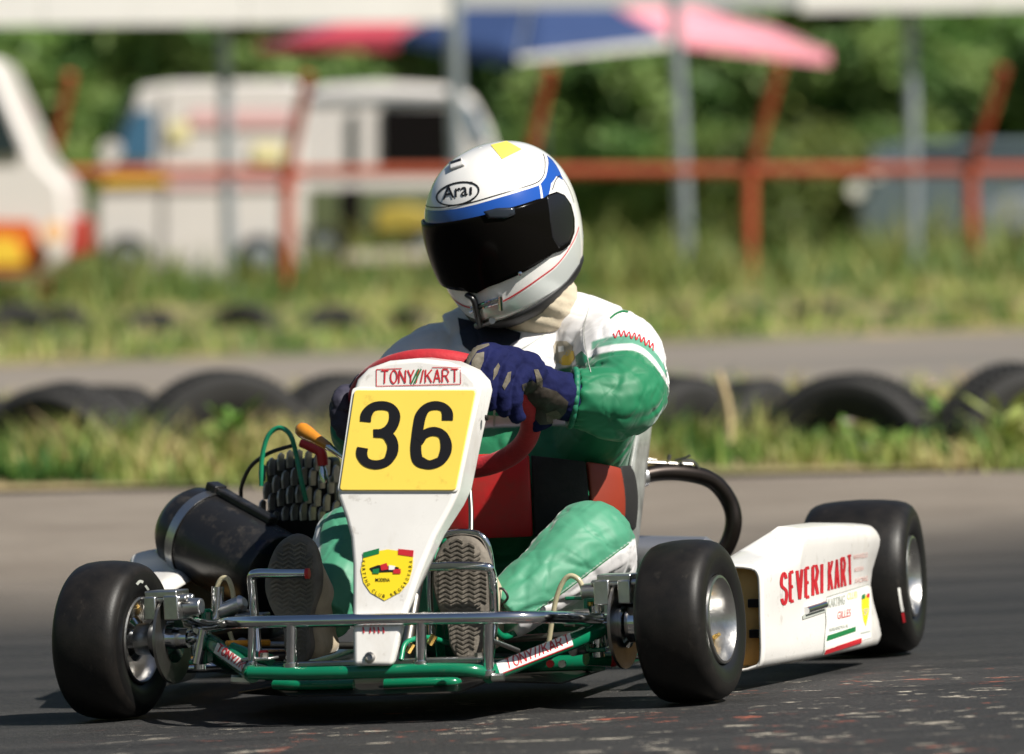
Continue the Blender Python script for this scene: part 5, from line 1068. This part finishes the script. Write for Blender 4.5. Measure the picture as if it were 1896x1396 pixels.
# ---- helmet
RW = Rxyz(-31, 0, 0)@Rxyz(0, 13, 0); RR = Rxyz(0, 0, -8.5); HR = KM.T@(RR@RW); HC = K(932, 417, Y=.40)
hz = []
def HS(az, el, sc=1.):
    x, y, z = math.sin(az)*math.cos(el), -math.cos(az)*math.cos(el), math.sin(el); p = 2.25
    a_, b_ = .120, (.139 if y < 0 else .143); c_ = .139 if z > 0 else .186
    r = (abs(x/a_)**p+abs(y/b_)**p+abs(z/c_)**p)**(-1/p); v = np.array([x, y, z])*r
    if v[2] < 0:
        k = min(1, -v[2]/.155); v[0] *= 1-.06*k*k; v[1] *= 1-(.02 if v[1] < 0 else .20)*k*k
        if v[1] < 0: v[1] -= .014*math.exp(-((v[2]+.113)/.04)**2)*math.exp(-(v[0]/.06)**2)
    return HC+HR@(v*sc)
def hgrid(name, m_, par, sc=1., elmin=lambda a: -60., n=96, k=48, **kw):
    V = []; Fc = []
    for j in range(k+1):
        for i in range(n):
            az = 2*math.pi*i/n-math.pi; e0 = math.radians(elmin(math.degrees(az))); V.append(HS(az, e0+(math.pi/2-e0)*j/k, sc))
    for j in range(k):
        for i in range(n): Fc.append((j*n+i, j*n+(i+1) % n, (j+1)*n+(i+1) % n, (j+1)*n+i))
    return mesh(name, V, Fc, m_, par, **kw)
elm = lambda a: float(np.interp(abs(a), [0, 25, 50, 82, 115, 180], [-53, -50.5, -48.7, -46.7, -39.5, -34]))
HWH = mat('white_helmet_shell', (.80, .785, .76), .14, coat=.7, var=.05, vscale=5)
helm = hgrid('helmet', HWH, per, elmin=elm)
q = helm.modifiers.new('s', 'SOLIDIFY'); q.thickness = .012; q.offset = -1
bvs = BVHTree.FromPolygons([Vector(HS(2*math.pi*i/64-math.pi, -math.pi/2+math.pi*j/40)) for j in range(41) for i in range(64)], [(j*64+i, j*64+(i+1) % 64, (j+1)*64+(i+1) % 64, (j+1)*64+i) for j in range(40) for i in range(64)])
def hae(u, v):                                         # pixel -> (azimuth, elevation) on the shell, degrees
    o, d = ray(u, v); d = Vector(d).normalized(); h, n_, i, t = bvs.ray_cast(Vector(o)+d*5, d)
    if h is None: return None
    # invert numerically
    best = None; a, e = 0., 0.
    q_ = HR.T@(np.array(h)-HC); a = math.atan2(q_[0], -q_[1]); e = math.asin(q_[2]/np.linalg.norm(q_))
    for _ in range(25):
        P = HS(a, e); r = np.array(h)-P; Ja = (HS(a+1e-4, e)-P)/1e-4; Je = (HS(a, e+1e-4)-P)/1e-4; Jm = np.array([Ja, Je]).T; s = np.linalg.lstsq(Jm, r, rcond=None)[0]; a += s[0]*.8; e += s[1]*.8
    return (math.degrees(a), math.degrees(e))
def hs(off): return lambda a, e: HS(math.radians(a), math.radians(e), 1+off/.14)
def hpoly(name, px, off, m_, par, mirror=True, amin=None, L=4, thick=0):
    P = [hae(*p) for p in px]; P = [p for p in P if p is not None]
    if mirror: P = [(max(0, a), e) for a, e in P]; P = P+[(-a, e) for a, e in P[::-1] if a > .01]
    o = place2d(name, P, [tuple(range(len(P)))], hs(off), m_, par, L)
    if o and thick: q = o.modifiers.new('s', 'SOLIDIFY'); q.thickness = thick; q.offset = -1
    return o
def hstroke(name, px, wd, off, m_, par, mirror=True, L=4):
    P = [hae(*p) for p in px]; P = [p for p in P if p is not None]
    if mirror: P = [p for p in P if p[0] > 0]; P = [(-a, e) for a, e in P[::-1]]+P
    V, Fc = stroke_vf(P, wd, n=4); return place2d(name, V, Fc, hs(off), m_, par, L)
bandtop = [(848, 386), (880, 379), (925, 366), (965, 354), (998, 343), (1010, 328), (1014, 310), (1012, 288)]
vistop = [(862, 406), (895, 399), (930, 389), (960, 381), (990, 371), (1004, 368)]
hpoly('blue_band', bandtop+[(1022, 296), (1036, 318), (1042, 334), (1030, 326), (1020, 340), (1014, 366), (1004, 369)]+vistop[::-1], .0006, BLUEP, helm, L=3)
hstroke('black_pinstripe', [(847, 380), (880, 373), (925, 360), (965, 348), (996, 337), (1007, 323), (1009, 305), (1005, 285)], .7, .0007, BLACKP, helm, L=3)
vis_px = vistop+[(1012, 362), (1026, 357), (1040, 363), (1052, 380), (1058, 405), (1058, 430), (1050, 452), (1038, 462), (1020, 468), (1000, 482), (970, 500), (940, 514), (905, 528), (880, 540)]
visor = hpoly('visor', vis_px, .0035, VIS, helm, L=3, thick=.003)
pm_ = mat('pivot_black', (.010, .010, .012), .25); pvp = [hae(*p) for p in [(1008, 366), (1026, 360), (1040, 366), (1050, 382), (1055, 405), (1055, 428), (1047, 448), (1030, 458), (1018, 440), (1014, 410)]]
for sg in (1, -1):
    o = place2d('visor_pivot_cover', [(a*sg, e) for a, e in pvp], [tuple(range(len(pvp)))], hs(.0050), pm_, visor, 3); q = o.modifiers.new('s', 'SOLIDIFY'); q.thickness = .002; q.offset = -1
VENT = VIS2
hpoly('visor_vent', [(897, 393), (920, 387), (950, 386), (952, 398), (935, 405), (905, 405)], .006, VENT, visor, mirror=False, L=3, thick=.004)
hpoly('visor_vent_slot', [(917, 391), (938, 388), (938, 394), (917, 397)], .0066, BLACKP, visor, mirror=False, L=3)
hstroke('visor_reflex_edge', [(1005, 372), (1012, 400), (1016, 425), (1020, 442)], .8, .0046, VENT, visor, mirror=False, L=3)
hstroke('white_band_gap', [(999, 342), (1003, 368)], 2.2, .0010, HWH, helm, mirror=False)
hstroke('rear_panel_line', [(1022, 352), (1028, 335), (1036, 326), (1044, 334), (1054, 352), (1062, 375)], .8, .0010, BLACKP, helm, mirror=False)
hstroke('red_pinstripe', [(905, 567), (935, 555), (965, 537), (1000, 513), (1030, 490), (1050, 465), (1064, 440), (1071, 420)], 1.0, .0009, REDP, helm, L=3)
hpoly('silver_panel', [(930, 562), (965, 542), (1000, 518), (1030, 495), (1052, 468), (1066, 444), (1072, 425), (1075, 470), (1070, 500), (1040, 528), (1000, 552), (950, 575), (915, 585)], .0005, mat('silver_helmet_paint', (.58, .61, .59), .3, .25, coat=.4), helm, mirror=True, L=3)


# maker's oval
ov = [(848+39*math.cos(t_)-4*math.sin(t_)*0, 359+20.5*math.sin(t_)-39*math.cos(t_)*.17) for t_ in [i*2*math.pi/28 for i in range(29)]]
def pxh(off):
    return lambda u, v: (lambda r: None if r is None else HS(math.radians(r[0]), math.radians(r[1]), 1+off/.14))(hae(u, v))
poly('yellow_tape', [(909, 269), (938, 262), (966, 277), (930, 295)], pxh(.0010), mat('yellow_tape', (.85, .68, .10), .5), helm, L=7)
q_ = poly('top_vent', [(834, 304), (857, 296), (862, 307), (835, 316)], pxh(.0028), mat('vent_white', (.74, .72, .70), .3), helm, L=5)
if q_: q = q_.modifiers.new('s', 'SOLIDIFY'); q.thickness = .003; q.offset = 0
poly('top_vent_slot', [(837, 303), (856, 297), (857, 301), (838, 307)], pxh(.0050), BLACKP, helm, L=5)
V, Fc = stroke_vf(ov[:-1], 3., n=1, closed=True, smooth=False); place2d('logo_oval', V, Fc, pxh(.0009), BLACKP, helm, 6)
text('logo_lettering', 'Ara', [(821, 346), (865, 337), (867, 362), (820, 371)], pxh(.0010), BLACKP, helm, .008, 6)
stroke('logo_lettering', [(872.5, 347), (872, 361)], 4.2, pxh(.0010), BLACKP, helm, L=6, smooth=False); stroke('logo_lettering', [(873.5, 337), (873, 341)], 4.4, pxh(.0010), BLACKP, helm, L=6, smooth=False)
# neck roll and chin bar details
NRm = TRIM
V = []; Fc = []; n = 72
for i in range(n):
    az = 2*math.pi*i/n-math.pi; e0 = math.radians(elm(math.degrees(az)))
    for (de, sc) in ((.8, 1.010), (-1, 1.018), (-7, 1.0), (-13, .965), (-16, .92), (-14, .82), (-4, .84)): V.append(HS(az, e0+math.radians(de), sc))
for i in range(n):
    for k in range(7): Fc.append((i*7+k, i*7+(k+1) % 7, ((i+1) % n)*7+(k+1) % 7, ((i+1) % n)*7+k))
mesh('neck_roll', V, Fc, NRm, helm)
mb = MB(); V, Fc = ell(HC+HR@np.array([0, .01, -.085]), (.10, .11, .07), R=HR); mb.add(V, Fc); mb.build('helmet_lining', BLKV, helm)
def hp(u, v, off=.004): return pxh(off)(u, v)
mb = MB(); P = [hp(848, 578), hp(872, 574), hp(905, 562), hp(928, 555)]; 
mb.tube([p for p in P if p is not None], .0022, seg=8); P = [hp(850, 570), hp(874, 566), hp(905, 554), hp(926, 548)]; mb.tube([p for p in P if p is not None], .0022, seg=8)
for u in (850, 926):
    a_, b_ = hp(u, 574 if u < 900 else 543, .005), hp(u+2, 588 if u < 900 else 568, .005)
    if a_ is not None and b_ is not None: mb.tube([a_, b_], .0042, smooth=False, seg=8)
mb.build('chin_bar_slider', CHR, helm)
P = [hp(868, 540, .006), hp(880, 548, .007), hp(884, 570, .006), hp(890, 592, .005)]; P = [p for p in P if p is not None]
tube('chin_clip', P, .0085, BLKPL, helm, flat=.6) if len(P) > 1 else None
P = [hp(862, 592, .004), hp(885, 598, .004), hp(912, 588, .004)]; P = [p for p in P if p is not None]
tube('chin_vent', P, .006, STEEL, helm) if len(P) > 1 else None
a_ = hp(962, 503, .006); lathe('visor_stud', [(-.002, 0), (-.002, .0035), (.002, .0035), (.003, 0)], a_, -KV, CHR, visor, seg=12) if a_ is not None else None
# ---- gloves
def glove(name, palm, fingers, thumb, cuff, dark):
    pcs = []
    for f in fingers: pcs.append(tube_vf(f, 0, seg=14, n=4))
    pcs.append(tube_vf(thumb, 0, seg=14, n=4)); pcs += palm; pcs.append(tube_vf(cuff, 0, seg=20, n=4))
    def fn(V, N):
        f = .0012*(1-np.abs(fbm(V, 60, 4.))*2.6)+.0016*(1-np.abs(fbm(V, 28, 1.))*2.6); return V+N*f[:, None], None
    return fuse(name, pcs, .0021, dark, per, 3, fn)
def fing(*q): return [np.append(K(u, v, Y=y), r*.93) for u, v, y, r in q]
# where the rim passes under the hand
gl = glove('glove', [ell(K(968, 690, Y=.062), (.040, .034, .034)), ell(K(940, 672, Y=.045), (.040, .03, .027)), ell(K(1000, 716, Y=.09), (.036, .036, .034))],
    [fing((940, 660, .045, .015), (902, 652, .0, .0160), (882, 668, -.035, .0150), (877, 700, -.045, .0142), (886, 728, -.032, .0125)),
     fing((950, 668, .05, .015), (922, 662, .0, .0160), (906, 688, -.030, .0150), (903, 724, -.038, .0145), (912, 752, -.022, .0125)),
     fing((965, 682, .055, .015), (945, 674, .01, .0160), (931, 704, -.020, .0148), (929, 740, -.022, .0142), (937, 766, -.006, .0122)),
     fing((980, 700, .06, .014), (968, 692, .02, .0152), (955, 720, -.005, .0140), (952, 752, -.004, .0135), (960, 776, .012, .0118))],
    fing((1000, 740, .10, .019), (1000, 765, .11, .019), (1005, 775, .12, .018), (985, 785, .11, .015)),
    fing((985, 710, .085, .036), (1012, 722, .10, .037), (1042, 733, .13, .041), (1064, 738, .15, .039)), GLOVE)
gl['label'] = 'blue glove gripping the near rim of the red wheel'
bg_ = bvh_of(gl); fg = px_on(bg_, .0010)
for P in ([(874, 668), (882, 655), (896, 652), (895, 668), (886, 690), (878, 700), (872, 690)], [(914, 684), (922, 672), (925, 678), (920, 692), (912, 705)], [(940, 690), (946, 688), (944, 705), (934, 722), (930, 715)], [(864, 660), (880, 642), (905, 636), (906, 640), (884, 650), (870, 672), (864, 690), (860, 680)], [(988, 684), (996, 684), (1004, 702), (1004, 718), (994, 712), (992, 698)]):
    poly('knuckle_pad', P, fg, GPAD, gl, L=4)
poly('palm_leather', [(966, 712), (985, 704), (1004, 716), (1030, 724), (1052, 744), (1048, 762), (1030, 784), (1000, 786), (985, 768), (976, 745), (968, 728)], fg, GDARK, gl, L=5)
poly('palm_patch', [(1010, 764), (1030, 758), (1040, 768), (1026, 784), (1012, 780)], px_on(bg_, .0018), GPAD, gl, L=4)
gr_ = glove('glove', [ell(K(652, 760, Y=.11), (.036, .034, .042))],
    [fing((655, 735, .12, .015), (640, 728, .08, .0150), (630, 742, .05, .0140), (634, 760, .045, .012)), fing((655, 752, .12, .015), (638, 748, .08, .0150), (626, 762, .05, .0140), (632, 780, .045, .012)),
     fing((656, 770, .12, .015), (640, 768, .08, .0150), (628, 780, .05, .0140), (636, 796, .045, .012)), fing((658, 788, .12, .014), (645, 786, .08, .014), (634, 797, .05, .013), (642, 808, .045, .011))],
    fing((660, 735, .12, .017), (668, 715, .10, .016), (672, 705, .07, .013)), fing((655, 775, .14, .036), (662, 785, .17, .038), (668, 792, .20, .042)), mat('dark_glove_leather', (.03, .027, .05), .75, var=.5, vscale=25, bump=.6, bscale=100))
gr_['label'] = 'dark glove half hidden at the far side of the number plate'
cx = KP(1060, 737, K(1060, 737, Y=.15), (1, 0, 0)); dd = K(1098, 740, Y=.165)-K(1050, 735, Y=.15); dd /= np.linalg.norm(dd); _, cu1, cu2 = axisframe(dd)
tube('elastic_cuff', [cx+(cu1*math.cos(a*.1047)+cu2*math.sin(a*.1047))*(.0455+.0012*math.sin(a*2.1)) for a in range(60)], .0055, mat('green_elastic', (.008, .15, .08), .6, bump=.6, bscale=80), body, closed=True, n=2, seg=8)
# ---- boots
def boot(name, outl, y0, y1, side, label, ank):
    vs_ = [p[1] for p in outl]; vmin, vmax = min(vs_), max(vs_)
    def yat(v): t_ = (v-vmin)/(vmax-vmin); return y0+(y1-y0)*t_
    P = [K(u, v, Y=yat(v)) for u, v in [tuple(q_) for q_ in catmull([np.array(p, float) for p in outl], 4, True)]]
    c_ = np.mean(P, 0); nrm = np.array([0, -1, 0.]) ; n_ = len(P)
    rings = [(0, .90), (.003, .97), (.010, 1.0), (.018, .99)]; V = []; Fc = []
    for (dy, s_) in rings: V += [c_+(p-c_)*s_+np.array([0, dy-.0, 0]) for p in P]
    for i in range(len(rings)-1):
        for k in range(n_): Fc.append((i*n_+k, i*n_+(k+1) % n_, (i+1)*n_+(k+1) % n_, (i+1)*n_+k))
    Fc.append(tuple(range(n_))[::-1]); Fc.append(tuple((len(rings)-1)*n_+k for k in range(n_)))
    # upper: closed loft from the welt back to the ankle
    a_ = np.array(ank); V3 = [c_+(p-c_)*.97+np.array([0, .016, 0]) for p in P]; low = np.array(P); zl, zh = low[:, 2].min(), low[:, 2].max()
    U = list(V3); 
    for t_ in (.25, .5, .75, 1.0):
        cc_ = c_*(1-t_)+a_*t_; s_ = 1-.42*t_; U += [cc_+np.array([(p-c_)[0]*s_, .016+.0*t_, (p-c_)[2]*s_*(1-.25*t_)])+np.array([0, .045*t_, 0]) for p in P]
    FU = [];
    for i in range(4):
        for k in range(n_): FU.append((i*n_+k, i*n_+(k+1) % n_, (i+1)*n_+(k+1) % n_, (i+1)*n_+k))
    FU.append(tuple(range(n_))[::-1]); FU.append(tuple(4*n_+k for k in range(n_)))
    sh = mesh(name, U, FU, SUEDE, per); q = sh.modifiers.new('s', 'SUBSURF'); q.levels = 1; q.render_levels = 1; sh['label'] = label
    bm = bmesh.new(); bm.from_mesh(sh.data); bmesh.ops.recalc_face_normals(bm, faces=bm.faces); bm.to_mesh(sh.data); bm.free()
    so_ = mesh('sole', V, Fc, SOLE, sh, sharp=50); bm = bmesh.new(); bm.from_mesh(so_.data); bmesh.ops.recalc_face_normals(bm, faces=bm.faces); bm.to_mesh(so_.data); bm.free()
    # chevron tread, real ridges
    mb = MB(); U2 = [p[0] for p in outl]; cu_ = sum(U2)/len(U2)
    from mathutils.geometry import intersect_point_line
    def inside(u, v):
        c__ = False; j = len(outl)-1
        for i in range(len(outl)):
            (x1, y1_), (x2, y2_) = outl[i], outl[j]
            if (y1_ > v) != (y2_ > v) and u < (x2-x1)*(v-y1_)/(y2_-y1_)+x1: c__ = not c__
            j = i
        return c__
    v = vmin+8
    while v < vmax-6:
        for k in range(-5, 6):
            u0, u1 = cu_+k*11, cu_+(k+1)*11; va, vb = (v, v+6) if k % 2 else (v+6, v)
            sm = .9
            if all(inside(cu_+(q_[0]-cu_)/sm, (q_[1]-(vmin+vmax)/2)/.95+(vmin+vmax)/2) for q_ in ((u0, va), (u1, vb))):
                A, Bq = K(u0, va, Y=yat(va)), K(u1, vb, Y=yat(vb)); h_ = np.array([0, 0, .0017]); o__ = np.array([0, -.0026, 0]); b0 = np.array([0, .004, 0])
                mb.add([A-h_+b0, Bq-h_+b0, Bq+h_+b0, A+h_+b0, A-h_+o__, Bq-h_+o__, Bq+h_+o__, A+h_+o__], [(4, 5, 6, 7), (0, 4, 7, 3), (1, 2, 6, 5), (0, 1, 5, 4), (3, 7, 6, 2)])
        v += 8.5
    tr_ = mb.build('tread_ridges', SOLE, so_ if False else sh, smooth=False); tr_['kind'] = 'stuff'
    return sh
boot('boot', [(548, 988), (578, 1004), (592, 1045), (592, 1090), (580, 1128), (574, 1165), (578, 1200), (566, 1226), (540, 1228), (526, 1205), (522, 1165), (500, 1128), (488, 1085), (496, 1040), (515, 1005)], -.045, -.085, 0, 'right boot with worn grey sole facing forward, at the pedal with the red tip', J['aR']+np.array([.0, -.01, -.0]))
boot('boot', [(852, 990), (882, 998), (902, 1030), (912, 1075), (908, 1118), (896, 1160), (890, 1200), (876, 1222), (850, 1224), (832, 1200), (826, 1160), (806, 1115), (798, 1070), (806, 1025), (826, 998)], -.045, -.085, 1, 'left boot with worn grey sole facing forward, beside the nose panel', J['aL']+np.array([-.0, -.01, -.0]))
tube('boot_lace', [K(918, 1118, Y=-.01), K(916, 1096, Y=-.02), K(930, 1090, Y=-.02), K(940, 1106, Y=-.02), K(930, 1122, Y=-.01), K(945, 1130, Y=-.01)], .0022, BHOSE, per, seg=8); tube('ankle_strap', [K(905, 1150, Y=-.03), K(930, 1178, Y=-.01), K(955, 1172, Y=.02)], .006, GRN, per, seg=8)
